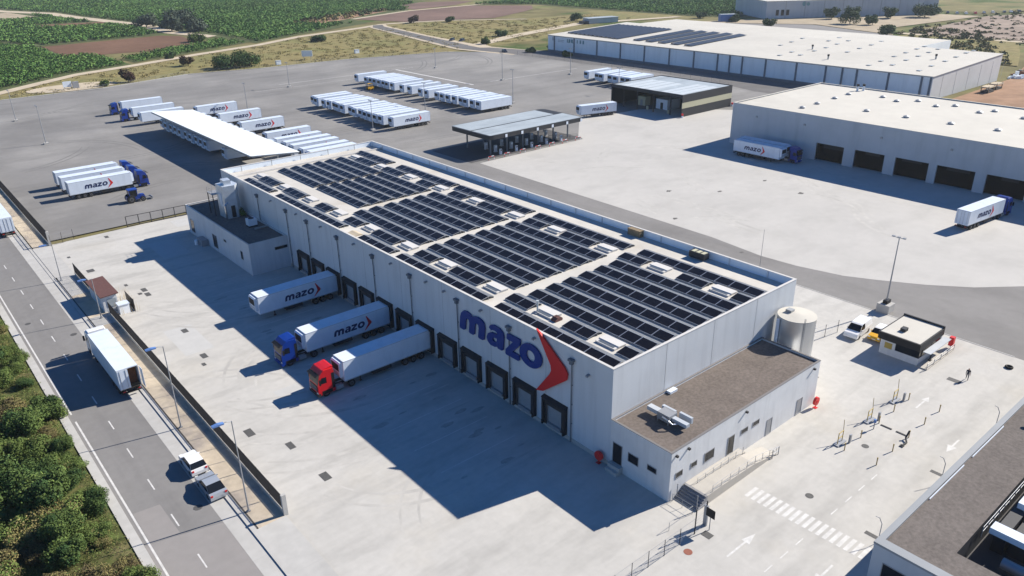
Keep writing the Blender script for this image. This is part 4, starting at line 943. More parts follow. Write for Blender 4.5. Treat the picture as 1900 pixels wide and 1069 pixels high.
# ================================================================== WASH HALL
ws = thing('wash_hall', 'dark clad open wash hall with cream band and grey metal roof', 'hall')
wx0, wx1, wy0, wy1, wz = 149.7, 176.2, 108.2, 138.8, 7.0
b = MB(); b.box(wx0,wx1,wy0,wy0+.2,0,2.7,0); b.box(wx0,wx1,wy0+.005,wy0+.195,2.7,4.5,1); b.box(wx0,wx1,wy0,wy0+.2,4.5,wz,0)
b.box(wx0+.3,wx1-.2,wy1-.2,wy1,0,wz,0); b.box(wx1-.2,wx1,wy0+.2,wy1,0,wz,0); b.box(wx0,wx0+.25,wy0+.2,wy1,5.9,wz,0); b.box(wx0,wx0+.3,wy1-.5,wy1,0,5.9,0)
b.build('wall', ['dark_cladding','cream_cladding'], ws)
b = MB(); b.box(wx0+.25,wx1-.2,wy0+.2,wy1-.2,6.7,6.8,0)
for k in range(3): b.box(wx0+1+ k*.01, wx1-6, wy0+1.5+k*3.0, wy0+4.0+k*3.0, 6.802, 6.87, 1)
for k in range(4): b.box(wx0+1.0, wx1-9, wy0+13.5+k*3.6, wy0+16.4+k*3.6, 6.802, 6.87, 1)
b.build('roof', ['station_roof','roof_light_sheet'], ws)
for k, (y, ) in enumerate(((113,),(120,),(127,),(133,))): b = MB(); b.box(-.15,.15,-.15,.15,0.02,5.9); b.build('column', ['chassis_dark'], ws, (wx0+.2, y, 0))
t = thing('wash_booth', 'white booth with dark doorway inside the open wash hall', 'booth', (157.5,121.0,0.02))
b = MB(); b.box(-2.2,4.5,-2.4,2.4,0,3.2); b.build('wall', ['trailer_white'], t); b = MB(); b.box(-2.24,-2.2,-.6,.5,0,2.2); b.build('door', ['dark_cladding'], t); b = MB(); b.box(-2.3,4.6,-2.5,2.5,3.2,3.35); b.build('roof', ['trailer_grey'], t)
t = thing('wash_booth', 'beige cabinet inside the wash hall left of the white booth', 'cabinet', (157.0,130.2,0.02))
b = MB(); b.box(-1.2,1.5,-1.6,1.6,0,3.0); b.build('wall', ['cream_cladding'], t); b = MB(); b.box(-1.24,-1.2,-.5,.5,0,2); b.build('door', ['post_grey'], t)
for i, (x, y, l) in enumerate(((149.4,107.7,'small red and white guard block at the near wash hall corner'),(176.3,107.7,'red guard block at the right wash hall corner'))):
    t = thing('corner_guard', l, 'bollard', (x,y,0.016)); b = MB(); b.cyl((0,0,0),(0,0,.6),.35,n=12,mi=1); b.cyl((0,0,.6),(0,0,1.2),.35,n=12,mi=0); b.build('post', ['signal_red','trailer_white'], t)
for i, (x,y,l) in enumerate(((152,124.3,'small pale drum on the wash hall floor beside the booth'),(151.6,115.2,'small pale drum on the wash hall floor near the open corner'))):
    t = thing('drum', l, 'drum', (x,y,.02)); b = MB(); b.cyl((0,0,0),(0,0,1.1),.4,n=14); b.build('body', ['cream_cladding'], t); b = MB(); b.cyl((0,0,1.1),(0,0,1.15),.3,n=14); b.build('lid', ['post_grey'], t)
# ================================================================== WHITE CANOPY over the trailers
cn = thing('trailer_canopy', 'long white sheet roof on columns sheltering parked trailers', 'canopy')
b = MB(); b.side([(17.7,6.05),(30.3,4.95),(30.3,5.05),(17.7,6.15)], 133.6, 207.6); b.build('roof', ['canopy_sheet'], cn)
b = MB(); b.side([(17.65,5.7),(17.8,5.7),(17.8,6.04),(17.65,6.03)], 134.0, 207.2); b.side([(18.0,5.7),(30.2,4.62),(30.2,4.92),(18.0,5.99)], 133.7, 133.9); b.build('beam', ['galvanised'], cn)
for k in range(9): b = MB(); b.box(-.14,.14,-.14,.14,0,5.05); b.build('column', ['galvanised'], cn, (29.2, 136 + 8.7*k, 0))

# ================================================================== LONG FAR WAREHOUSE
cw = thing('logistics_hall', 'very long pale warehouse with dark pilasters beyond the yard', 'warehouse')
cx0, cx1, cy0, cy1, ch = 232.0, 292.0, 66.5, 259.5, 8.1
chr_ = 10.0
b = MB()
b.add([(cx0,cy0,-.2),(cx0,cy1,-.2),(cx0,cy1,ch),(cx0,cy0,ch)], [[0,3,2,1]], 0)
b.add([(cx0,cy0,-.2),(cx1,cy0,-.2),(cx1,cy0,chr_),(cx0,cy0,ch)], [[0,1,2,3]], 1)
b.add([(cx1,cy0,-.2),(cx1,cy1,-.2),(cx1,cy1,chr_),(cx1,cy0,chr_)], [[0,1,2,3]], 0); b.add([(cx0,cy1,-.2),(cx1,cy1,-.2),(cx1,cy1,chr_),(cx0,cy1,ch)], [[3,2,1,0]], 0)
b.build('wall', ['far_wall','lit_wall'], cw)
b = MB(); b.add([(cx0-.3,cy0-.3,ch+.03),(cx1+.3,cy0-.3,chr_+.04),(cx1+.3,cy1+.3,chr_+.04),(cx0-.3,cy1+.3,ch+.03)], [[0,1,2,3]])
b.build('roof', ['pale_roof'], cw)
b = MB(); b.box(cx0-.35,cx0-.01,cy0,cy1,ch-.35,ch+.02); b.build('eaves_gutter', ['galvanised'], cw)
PLm = MB().box(-.3,-.004,-.32,.32,-.2,7.84).mesh('pilaster', ['pilaster'])
for y in (254.6,240.3,224.6,209.3,194.6,180.1,166.7,154.4,148.4,142.3,131.4,117.8,105.6,99.0,93.4,81.7,70.1,67.1): link('pilaster', PLm, cw, (cx0, y, 0))
b = MB(); b.box(-.1,-.004,cy0,cy1,-.2,.9); b.build('plinth', ['pilaster'], cw, (cx0,0,0))
b = MB()
for k in range(6): b.box(240+k*11,240.12+k*11,cy0-.03,cy0-.002,0,7.9)
b.build('wall_joint', ['post_grey'], cw)
rd = MB()
for y in (76, 112, 160): rd.box(cx0+1, cx1-1, y-.15, y+.15, ch-.1, ch+.0)
# raised rear part
b = MB(); b.box(292.4,330,101,255,-.2,9.3,0,1); b.build('rear_bay', ['far_wall','pale_roof'], cw)
# faded lettering high on the far wall (reads only as blurred marks in the photograph)
t = thing('hall_sign', 'faded teal lettering high on the far end of the long pale warehouse', 'sign', (cx0-.05, 256.0, 0), -math.pi/2)
b = MB()
for x0, w, h in ((10.6,.5,1.6),(11.7,1.2,1.6),(13.5,1.2,1.6),(17.6,.5,1.6),(19.6,.9,1.6),(21.6,.9,1.6)): b.box(x0, x0+w, -.06, 0, 5.4, 5.4+h)
for x0, w, h in ((10.9,1.0,.35),(12.0,.4,.4),(14.1,1.2,.35)): b.box(x0, x0+w, -.07, -.061, 5.3, 5.3+h)
b.build('lettering', ['teal_letter'], t)
b = MB(); b.box(-.2,1.8,-.06,0,5.6,7.2); b.box(4.0,8.5,-.05,0,5.9,6.2); b.box(4.0,8.0,-.05,0,5.2,5.5); b.build('emblem', ['far_wall_grey'], t)
def hall_roof_z(x): return ch + .035 + (chr_-ch)*(x-cx0)/(cx1-cx0)
def hall_row(label, y, x0, x1, grp, hw=1.35):
    b = MB(); xs_ = [x0, (x0+x1)/2, x1]
    for a, c in zip(xs_, xs_[1:]):
        za, zc = hall_roof_z(a)+.12, hall_roof_z(c)+.12
        b.add([(a,y-hw,za+.18),(c,y-hw,zc+.18),(c,y+hw,zc+.55),(a,y+hw,za+.55)], [[0,1,2,3]]); b.add([(a,y+hw,za),(c,y+hw,zc),(c,y+hw,zc+.55),(a,y+hw,za+.55)], [[3,2,1,0]])
    tag(b.build('solar_array', ['far_solar']), label, 'solar panels', grp)
for k in range(12): hall_row('%s solar row from the far end on the long pale warehouse' % ordn(k), 252.8 - 3.1*k, cx0+9 - .2*k, cx1-12, 'dense solar rows on the far warehouse')
for k, y in enumerate((206.5,199.0,191.5,184.0,176.5)): hall_row('%s of five spaced solar rows on the long pale warehouse' % ordn(k), y, cx0+8, cx1-10, 'spaced solar rows on the far warehouse', 2.1)
b = MB(); b.box(-.9,.9,-.7,.7,0,.22,0); b.box(-.8,.8,-.6,.6,.22,.26,1); RSm = b.mesh('roof_skylight', ['galvanised','station_roof'])
cv = [(241,131.1),(251.4,132.3),(246.5,125.3),(259.3,127),(264.3,115.4),(276,116.8),(287.7,118),(300,120.2),(265.5,146.8),(277,148.8),(289.9,151.5),(270.1,128.2),(282.2,130.2),(294,131.8),(288.9,138.1),(300.5,139.9),(239.6,93.1),(250.9,94.5),(264.2,96.2),(275.6,97.4),(287.5,98.8),(295.6,99.6),(245.3,87.2),(258.4,88.7),(270.2,89.9),(281.5,91.2),(291.7,92.4),(239.5,74.7),(251.3,76),(264.4,77.2),(276.2,78.6),(288.1,80.1),(295.3,80.6)]
cv = [(x-.59/.41*(hall_roof_z(x-2)-8.3), y-.70/.41*(hall_roof_z(x-2)-8.3)) for x, y in [(px, py) for px, py in cv]]
for i, (x, y) in enumerate(cv): tag(link('roof_skylight', RSm, None, (x, y, hall_roof_z(x))), '%s small grey roof window on the bare part of the long warehouse roof' % ordn(i), 'skylight', 'small windows on the far warehouse roof')
for i, (x, y, l) in enumerate(((262,129,'dark chimney pipe on the far warehouse, nearest the solar rows'),(243.4,111.5,'dark chimney pipe on the far warehouse, nearest its shaded eaves'),(266,80.5,'dark chimney pipe on the far warehouse, nearest its lit end'))):
    t = thing('chimney_pipe', l, 'chimney', (x,y,hall_roof_z(x)), 0, 'chimney pipes on the far warehouse'); b = MB(); b.cyl((0,0,0),(0,0,1.2),.3,n=10); b.build('flue', ['galvanised'], t); b = MB(); b.cyl((0,0,1.2),(0,0,1.9),.42,n=10); b.build('cowl', ['chassis_dark'], t)
# ---- far grey hall (top right)
p0, p1 = Vector((454,274.5,0)), Vector((562,204,0)); dr = (p1-p0).normalized(); nr = Vector((-dr.y, dr.x, 0)); 
if nr.x < 0: nr = -nr
t = thing('factory_hall', 'grey factory hall cut off by the top edge of the photo', 'factory', (p0.x,p0.y,-.15), math.atan2(dr.y,dr.x))
Lg = (p1-p0).length
b = MB(); b.box(0,Lg,0,55,0,11.6,0); b.build('wall', ['far_wall_grey'], t)
b = MB(); b.box(-.3,Lg+.3,-.3,55.3,11.6,11.9); b.build('roof', ['pale_roof'], t)
for k in range(1,9): b = MB(); b.box(k*14.2-.2,k*14.2+.2,-.12,-.004,0,11.5); b.build('downpipe', ['post_grey'], t)
for x in (7.2,11.0,14.8): b = MB(); b.box(x,x+2.2,-.1,-.004,2.2,6.0); b.build('window', ['dark_glass'], t)
b = MB(); b.cyl((27.5,-.06,9.6),(27.5,-.005,9.6),1.5,n=14); b.cyl((30.5,-.06,9.4),(30.5,-.005,9.4),1.2,n=14); b.build('emblem', ['teal_letter'], t)
t = thing('site_shed', 'long low grey shed beyond the solar end of the far warehouse', 'shed', (349,344,-.1), math.atan2(-5,23))
b = MB(); b.box(0,24,0,8,0,3.2); b.build('wall', ['far_wall_grey'], t); b = MB(); b.box(-.4,24.4,-.4,8.4,3.2,3.5); b.build('roof', ['station_roof'], t); b = MB(); b.box(-4.5,-.5,0,6,0,1.8); b.build('lean_to', ['dark_cladding'], t)
t = thing('container_office', 'blue container office standing beyond the far warehouse roof', 'container', (418,286,-.1), RAD(-33))
b = MB(); b.box(0,11,0,5,0,4.6); b.build('wall', ['lamp_blue'], t); b = MB(); b.box(-.1,11.1,-.1,5.1,4.6,4.75); b.build('roof', ['station_roof'], t)

# ================================================================== FLAT ROOFED BUILDING lower right
rb = thing('gravel_roof_building', 'flat roofed building with roof plant in the lower right corner', 'building')
rx0, rx1, ry0, ry1, rh = 4.2, 74.0, -66.0, -26.6, 5.0
gx0, gy1 = 8.2, -31.7
b = MB()
b.add([(rx0,ry0,0),(rx1,ry0,0),(rx1,ry1,0),(rx0,ry1,0),(rx0,ry0,rh),(rx1,ry0,rh),(rx1,ry1,rh),(rx0,ry1,rh)], [[0,1,5,4],[1,2,6,5],[2,3,7,6],[3,0,4,7]])
b.build('wall', ['far_wall_grey'], rb)
b = MB()
b.add([(rx0+.9,ry0,rh-.15),(gx0,ry0,rh-.15),(gx0,ry1-.5,rh-.15),(rx0+.9,ry1-.5,rh-.15)], [[0,1,2,3]]); b.add([(gx0,gy1,rh-.15),(rx1-.5,gy1,rh-.15),(rx1-.5,ry1-.5,rh-.15),(gx0,ry1-.5,rh-.15)], [[0,1,2,3]])
b.build('roof', ['grey_gravel'], rb)
b = MB(); b.box(rx0-.05,rx0+.9,ry0,ry1+.05,rh-.16,rh+.06,0); b.box(rx0+.9,rx1,ry1-.5,ry1+.05,rh-.16,rh+.06,0); b.build('coping', ['weathered_wall'], rb)
b = MB(); b.box(13.4,21,ry1-.66,ry1-.59,rh-.15,rh-.02); b.box(23,31,ry1-.66,ry1-.59,rh-.15,rh-.02); b.build('roof_gutter', ['trailer_white'], rb)  # white strips paint the glint along the roof edge
b = MB()     # sunken plant well
b.add([(gx0,ry0,2.2),(rx1-.5,ry0,2.2),(rx1-.5,gy1,2.2),(gx0,gy1,2.2)], [[0,1,2,3]], 0)
b.add([(gx0,gy1,2.2),(rx1-.5,gy1,2.2),(rx1-.5,gy1,rh-.15),(gx0,gy1,rh-.15)], [[0,1,2,3]], 1); b.add([(gx0,ry0,2.2),(gx0,gy1,2.2),(gx0,gy1,rh-.15),(gx0,ry0,rh-.15)], [[0,1,2,3]], 1)
b.build('plant_well', ['dark_asphalt','dark_cladding'], rb)  # floor coloured dark for the shade down in the well
window(rb, (rx0,-29.6,1.2), (rx0,-27.6,3.4), '-x'); window(rb, (rx0,-35.2,1.2), (rx0,-31.0,3.4), '-x')
t = thing('roof_plant', 'bank of white framed ventilation ducts in the dark roof well', 'air handling')
def dbox(x0,x1,y0,y1,z0,z1,m,nm): MB().box(x0,x1,y0,y1,z0,z1).build(nm, [m], t)
dbox(14.2,38,-33.6,-32.6,2.2,4.6,'dark_cladding','louvre_screen')
dbox(13.2,14.4,-46,-32.4,4.55,5.15,'trailer_white','duct'); dbox(18.5,19.6,-46,-32.8,4.6,5.2,'trailer_white','duct'); dbox(19.6,40,-33.9,-32.8,4.6,5.2,'trailer_white','duct'); dbox(22.6,40,-38.2,-37.2,4.6,5.2,'trailer_white','duct')
dbox(14.6,18.2,-46,-33.8,2.2,4.3,'dark_cladding','air_handler'); dbox(19.9,40,-37,-34.2,2.2,4.2,'dark_cladding','air_handler'); dbox(20,40,-46,-38.4,2.2,4.0,'dark_cladding','air_handler')
MB().cyl((12.0,-34.2,3.2),(12.0,-42,3.2),.5,n=18).build('round_duct', ['galvanised'], t); dbox(10.2,10.35,-40,-34.0,2.4,2.7,'trailer_white','pipe_tray')
rail(t, [(12.9,-32.0,4.0),(20.5,-32.0,4.0),(34,-32.0,4.0)], 1.1, 1.2, .04)
for i, x in enumerate((5.2, 17.8, 31.0)):
    t = thing('roof_hook', '%s thin curved pole from the left on the gravel roof edge' % ordn(i), 'pole', (x, ry1+.02, 0)); b = MB(); b.tube([(0,.06,4.2),(0,.06,6.3),(-.15,.3,6.9),(-.45,.5,7.1)], .035); b.build('rod', ['post_grey'], t); MB().box(-.1,.1,.0,.1,4.2,4.5).build('bracket', ['post_grey'], t)
t = thing('roof_vent', 'small dark vent on the brown gravel roof at right', 'vent', (33.0,-28.9,rh-.15)); MB().cyl((0,0,0),(0,0,.5),.18,n=10).build('pipe', ['chassis_dark'], t); MB().cyl((0,0,.5),(0,0,.6),.3,n=10).build('cowl', ['chassis_dark'], t)

# ================================================================== GATEHOUSE
gh = thing('gatehouse', 'small gatehouse with black overhanging roof and dark window band', 'gatehouse')
hx0, hx1, hy0, hy1 = 46.2, 53.0, -12.4, -7.2
b = MB(); b.box(hx0,hx1,hy0,hy1,0.012,1.05,0); b.box(hx0,hx0+.5,hy1-2.0,hy1,1.05,2.3,0); b.box(hx1-.4,hx1,hy0,hy1,1.05,2.3,0); b.build('wall', ['white_wall'], gh)
b = MB(); b.box(hx0+.05,hx1-.42,hy0+.05,hy1-2.02,1.055,2.295); b.build('window_band', ['dark_glass'], gh)
b = MB(); b.box(hx0-.04,hx0-.005,hy1-1.6,hy1-.6,1.0,1.85); b.build('notice_board', ['signal_yellow'], gh)
b = MB(); b.box(hx0-.5,hx1+.1,hy0-.1,hy1+.3,2.3,3.3,0); b.build('roof', ['black_plastic'], gh)
b = MB(); b.box(hx0-.3,hx1-.1,hy0+.1,hy1+.1,3.304,3.34,0); b.build('roof_sheet', ['pale_roof'], gh)
b = MB(); b.box(hx1-.1,hx1+.1,hy0-.1,hy1+.3,3.304,3.6,0); b.build('rear_parapet', ['dark_cladding'], gh)
b = MB(); b.box(hx0+1.5,hx0+2.4,-9.5,-8.8,3.342,3.8); b.build('roof_unit', ['dark_cladding'], gh)
b = MB(); b.box(hx0+.7,hx1+.3,hy0-1.1,hy0-.12,1.85,1.95); b.build('side_awning', ['far_wall_grey'], gh)
b = MB(); b.box(hx0-.3,hx1+1.4,hy0-1.4,hy0-.0,.012,.16); b.build('platform', ['ramp_concrete'], gh)
rail(gh, [(hx0-.3,hy0-1.35,.16),(hx1+1.3,hy0-1.35,.16)], .8, 2.2, .04, m='post_grey')
t = thing('turnstile', 'black cranked arm beside the gatehouse side wall', 'barrier', (48.7,-12.95,.16)); MB().tube([(0,0,0),(.15,0,1.1),(.7,0,1.5),(1.2,0,1.5)], .09, 8).build('arm', ['black_plastic'], t); MB().box(-.2,.2,-.2,.2,0,.1).build('base', ['black_plastic'], t)
t = thing('fire_post', 'red fire cabinet on a post past the gatehouse', 'fire point', (54.3,-13.3,.16)); MB().box(-.3,.3,-.3,.3,.4,1.7).build('cabinet', ['signal_red'], t); MB().cyl((0,0,0),(0,0,.4),.1,n=8).build('post', ['post_grey'], t)

# ================================================================== FENCES, GATES, LAMPS
def screen_fence(label, y0, y1, wall_h=.62, top=2.25, x=-30.2):
    t = thing('screen_fence', label, 'fence')
    MB().box(x-.1, x+.1, y0, y1, -.1, wall_h).build('base_wall', ['lane_concrete'], t)
    b = MB(); y = y0
    while y < y1: b.quad((x-.055,y,wall_h),(x+.055,y,wall_h),(x+.055,y,top),(x-.055,y,top)); y += .13
    b.build('blade_screen', ['fence_dark'], t)
    b = MB(); b.box(x-.03,x+.03,y0,y1,top,top+.05); b.box(x-.03,x+.03,y0,y1,wall_h+.1,wall_h+.15); b.build('rail', ['fence_dark'], t)
    b = MB(); n = int((y1-y0)/3)
    for i in range(n+1): yy = y0 + (y1-y0)*i/n; b.box(x-.04,x+.04,yy-.04,yy+.04,wall_h,top+.1)
    b.build('post', ['fence_dark'], t); return t
t = screen_fence('long dark screen fence on a low pale wall along the street', 16.2, 77.2)
MB().box(-30.35,-29.9,15.85,16.15,0,2.5).build('end_post', ['lane_concrete'], t)
screen_fence('short dark screen fence beside the brown roofed kiosk', 87.2, 98.6)
t = screen_fence('dark screen fence beside the asphalt trailer yard', 118.2, 292, .5, 2.9); MB().box(-30.35,-29.9,117.8,118.15,0,2.9).build('end_post', ['lane_concrete'], t)
t = thing('solid_fence', 'short dark solid panel fence beside the brown roofed kiosk', 'fence', (-26.8,76.2,0)); MB().box(-.03,.03,0,4.2,.05,2.0).build('panel', ['fence_dark'], t)
for y in (0,4.2): MB().box(-.05,.05,y-.05,y+.05,0,2.1).build('post', ['fence_dark'], t)
def wire_fence(label, pts, h, step, name='wire_fence', r=.035, wires=9, cat='fence'):
    t = thing(name, label, cat)
    for a, c in zip(pts, pts[1:]):
        a = Vector(a); c = Vector(c); n = max(1, round((c-a).length/step))
        for i in range(n+1):
            p = a + (c-a)*(i/n); b = MB(); b.cyl((0,0,0),(0,0,h), r, n=6); b.build('post', ['fence_dark'], t, tuple(p))
        b = MB()
        for k in range(wires): z_ = Vector((0,0,.1+(h-.15)*k/(wires-1))); b.cyl(a+z_, c+z_, .008 if 0 < k < wires-1 else .02, n=3)
        b.build('mesh_panel', ['post_grey'], t)
    return t
wire_fence('open wire fence with tall dark posts along the sunny entrance road', [(-24,-12.4,.012),(-1.7,-12.7,.012)], 1.9, 2.25)
t = wire_fence('dark pedestrian gate frame beside the entrance sign', [(-1.7,-12.7,.012),(.1,-12.6,.012)], 2.9, 1.8, 'pedestrian_gate', .06, cat='gate')
MB().box(-.15,.05,-.2,.2,0,2.4).build('gate_post', ['post_grey'], t, (.1,-12.6,.012))
t = wire_fence('sliding mesh gate standing across the far left apron edge', [(-15.7,119.2,.012),(-3.8,118.7,.012)], 2.2, 2.6, 'yard_gate', .08, cat='gate')
MB().tube([(-15.7,119.2,.15),(-3.8,118.7,.15)], .09).build('bottom_beam', ['fence_dark'], t); MB().tube([(-15.7,119.2,2.2),(-3.8,118.7,2.2)], .07).build('top_rail', ['fence_dark'], t)
wire_fence('short mesh fence beside the dark screen fence end', [(-30.0,117.6,.012),(-25.8,118.6,.012)], 2.2, 2.1)
wire_fence('thin chain fence with posts beside the steel tank', [(42.0,.4,.012),(47.4,-.5,.012)], 2.0, 2.6)
wire_fence('wire boundary fence between the yard and the estate road', [(205.5,130,0),(211.5,142,0),(216,187,0),(211.5,215,0),(211.5,260,0)], 2.0, 6)
wire_fence('low wire boundary along the far edge of the asphalt yard', [(-8,304.6,0),(28,305.6,0),(67,317.6,0),(97,310.6,0),(143,307.6,0),(193,294,0)], 1.6, 9)
t = thing('entrance_sign', 'black square sign on a post beside the pedestrian gate', 'sign', (-.2,-13.3,.012)); MB().cyl((0,0,0),(0,0,2.5),.045,n=8).build('post', ['post_grey'], t); MB().box(-.06,-.04,-.5,.5,1.55,2.55).build('board', ['black_plastic'], t)
# mast lights
def mast(label, x, y, h, group, big=False):
    t = thing('floodlight_mast', label, 'light mast', (x,y,0), 0, group)
    MB().cyl((0,0,.8 if big else .3),(0,0,h),.13,.07,n=8).build('pole', ['post_grey'], t)
    (MB().box(-.95,.95,-.95,.95,.01,1.35) if big else MB().box(-.6,.6,-.6,.6,0,.5)).build('footing', ['lane_concrete'], t)
    b = MB(); b.box(-.05,.05,-.9,.9,h-.05,h+.05); b.build('crossbar', ['post_grey'], t)
    for s in (-.8,0,.8):
        b = MB(); b.box(-.32,-.02,s-.2,s+.2,h+.02,h+.22); b.build('floodlight', ['post_grey'], t)
    return t
mast('tall slim floodlight mast by the gatehouse beside the right yard', 59.3, -1.7, 11.9, 'floodlight masts', True)
MB().box(-.5,.7,-.35,.35,1.36,1.9).build('cabinet', ['black_plastic'], bpy.data.objects['floodlight_mast'])
for x, y, h, l in ((-11.4,213,11,'floodlight mast alone on the left part of the asphalt'),(-11.3,257.3,10,'floodlight mast farthest to the left in the asphalt yard'),(84.7,253.7,9.5,'floodlight mast behind the longer back row of trailers'),(67.7,161.2,9,'floodlight mast before the nearer parked row of trailers'),(126.6,164.2,11.5,'floodlight mast at the near end of the longer back row'),(92.1,168.4,10.5,'floodlight mast between the two parked rows of trailers'),(156.2,253.2,8.5,'floodlight mast at the far back of the asphalt yard'),(155.8,205.1,10.5,'floodlight mast in the open asphalt toward the far warehouse'),(186,196,10.5,'floodlight mast near the estate road fence'),(50.5,214,10,'floodlight mast beyond the trailers behind the canopy'),(168,152,9,'floodlight mast behind the wash hall'),(113.5,78,8,'floodlight mast at the rim of the pale yard left of the depot')):
    if y == 78: continue
    mast(l, x, y, h, 'floodlight masts')
t = thing('thin_pole', 'very thin bare pole behind the far warehouse corner', 'pole', (59.0,20,0)); MB().cyl((0,0,0),(0,0,7.5),.05,.03,n=6).build('pole', ['post_grey'], t); MB().box(-.3,.3,-.3,.3,0,.25).build('footing', ['lane_concrete'], t)
def street_lamp(label, x, y, h):
    t = thing('street_lamp', label, 'street lamp', (x,y,.1), 0, 'street lamps along the near street')
    MB().cyl((0,0,0),(0,0,h),.09,.05,n=8).build('pole', ['post_grey'], t)
    MB().tube([(0,0,h-.05),(-.5,0,h+.12),(-1.0,0,h+.14)], .04).build('arm', ['post_grey'], t)
    b = MB(); b.side([(-1.9,h+.06),(-.8,h+.04),(-.75,h+.16),(-1.3,h+.26),(-1.9,h+.2)], -.2, .2); b.build('lamp_head', ['lamp_blue'], t)
    MB().box(-.16,.16,-.16,.16,0,.12).build('base', ['post_grey'], t)
for x, y, h, l in ((-32.7,38.6,10.9,'tall blue headed street lamp between the parked truck and the cars'),(-32.75,18.9,10.8,'tall blue headed street lamp at the street end of the screen fence'),(-32.7,97.4,6.6,'street lamp standing by the open driveway before the kiosk'),(-31.6,76.9,6.6,'street lamp between the kiosk and the white street truck')):
    street_lamp(l, x, y, h)
# brown roofed kiosk and what stands round it
t = thing('kiosk', 'small white kiosk with brown red roof behind the street fence', 'kiosk')
MB().box(-30.6,-28.5,78.5,86.8,0,2.7).build('wall', ['white_wall'], t)
b = MB(); b.side([(-30.9,2.7),(-28.2,2.85),(-28.2,3.0),(-30.9,2.85)], 78.2, 87.0); b.build('roof', ['brick_roof'], t)
w = MB().box(-30.0,-28.7,78.44,78.496,.9,2.2).build('window', ['station_roof'], t)
t = thing('utility_cabinet', 'pale grey cabinet standing at the kiosk end', 'cabinet', (-28.2,77.0,0)); MB().box(-.75,.75,-.7,.7,.0,1.5).build('body', ['far_wall'], t); MB().box(-.85,.85,-.8,.8,1.5,1.62).build('lid', ['trailer_white'], t)
# road furniture in the entrance court
BOL = MB().cyl((0,0,0),(0,0,1.0),.06,n=10).mesh('post', ['straw']); BCP = MB().cyl((0,0,.82),(0,0,.94),.075,n=10).mesh('band', ['signal_yellow'])
rows = [('left', -15.45, (21.5,25.2,29.5,33.2,37.1)), ('right', -19.05, (21.6,25.3,29.2,33.2,37.2))]
for rn, y, xs_ in rows:
    for i, x in enumerate(xs_):
        t = thing('bollard', '%s slim bollard from the crosswalk in the %s lane line' % (ordn(i), rn), 'bollard', (x,y,.012), 0, 'bollards along the entrance lanes'); link('post', BOL, t); link('band', BCP, t)
for i, (x, l) in enumerate(((22.4,'yellow lane barrier with raised arm nearest the crosswalk'),(29.2,'yellow lane barrier in the middle of the entrance court'),(35.6,'yellow lane barrier nearest the gatehouse'))):
    t = thing('lane_barrier', l, 'barrier', (x,-14.4,.012), 0, 'yellow lane barriers')
    MB().box(-.9,.9,-.35,.35,0,.12).build('base', ['post_grey'], t)
    b = MB()
    for s in (-.5,.5): b.cyl((s,0,.12),(s,0,1.5),.05,n=8)
    b.cyl((-.5,0,1.5),(.5,0,1.5),.05,n=8); b.cyl((-.5,0,.8),(.5,0,.8),.05,n=8); b.build('frame', ['signal_yellow'], t)
    MB().cyl((.5,0,1.2),(.9,.3,2.6),.035,n=6).build('arm', ['straw'], t)
    MB().box(.75,1.05,-.8,-.6,0,1.1).build('card_reader', ['post_grey'], t)
t = thing('intercom_post', 'short post with a blue top in the entrance court', 'post', (27.9,-15.6,.012)); MB().cyl((0,0,0),(0,0,.9),.06,n=8).build('post', ['post_grey'], t); MB().cyl((0,0,.9),(0,0,1.3),.16,n=12).build('head', ['lamp_blue'], t)
t = thing('curved_pipe', 'dark curved pipe barrier lying in the right entrance lane', 'pipe', (27.0,-19.3,.012)); MB().tube([(0,0,.1),(.9,-.1,.12),(1.5,.3,.3),(2.2,.3,.9)], .1, 8).build('pipe', ['chassis_dark'], t); MB().box(-.2,.2,-.2,.2,0,.12).build('foot', ['chassis_dark'], t)
t = thing('tyre', 'black tyre lying by the kerb beyond the gatehouse', 'tyre', (54.6,-20.6,.012)); b = MB()
for i in range(20):
    a0, a1 = 2*math.pi*i/20, 2*math.pi*(i+1)/20; b.cyl((.38*math.cos(a0),.38*math.sin(a0),.14),(.38*math.cos(a1),.38*math.sin(a1),.14),.14,n=8)
b.build('rubber_ring', ['rubber'], t)
for i, y in enumerate((-16.4,-18.2)):
    tag(MB().box(29.35-.12,29.35+.12,y-.65,y+.65,.012,.07).build('speed_bump', ['chassis_dark']), '%s dark speed bump strip across the entrance lane' % ('left' if i == 0 else 'right'), 'speed bump', 'speed bump strips')
def cover(x, y, w, d, label, m='manhole_iron', rnd=False, z_=.014):
    t = thing('manhole_cover', label, 'manhole', (x,y,z_), 0, 'drain covers')
    if rnd: b = MB(); b.cyl((0,0,0),(0,0,.012), w, n=18)
    else: b = MB(); b.box(-w/2,w/2,-d/2,d/2,0,.012)
    b.build('lid', [m], t)
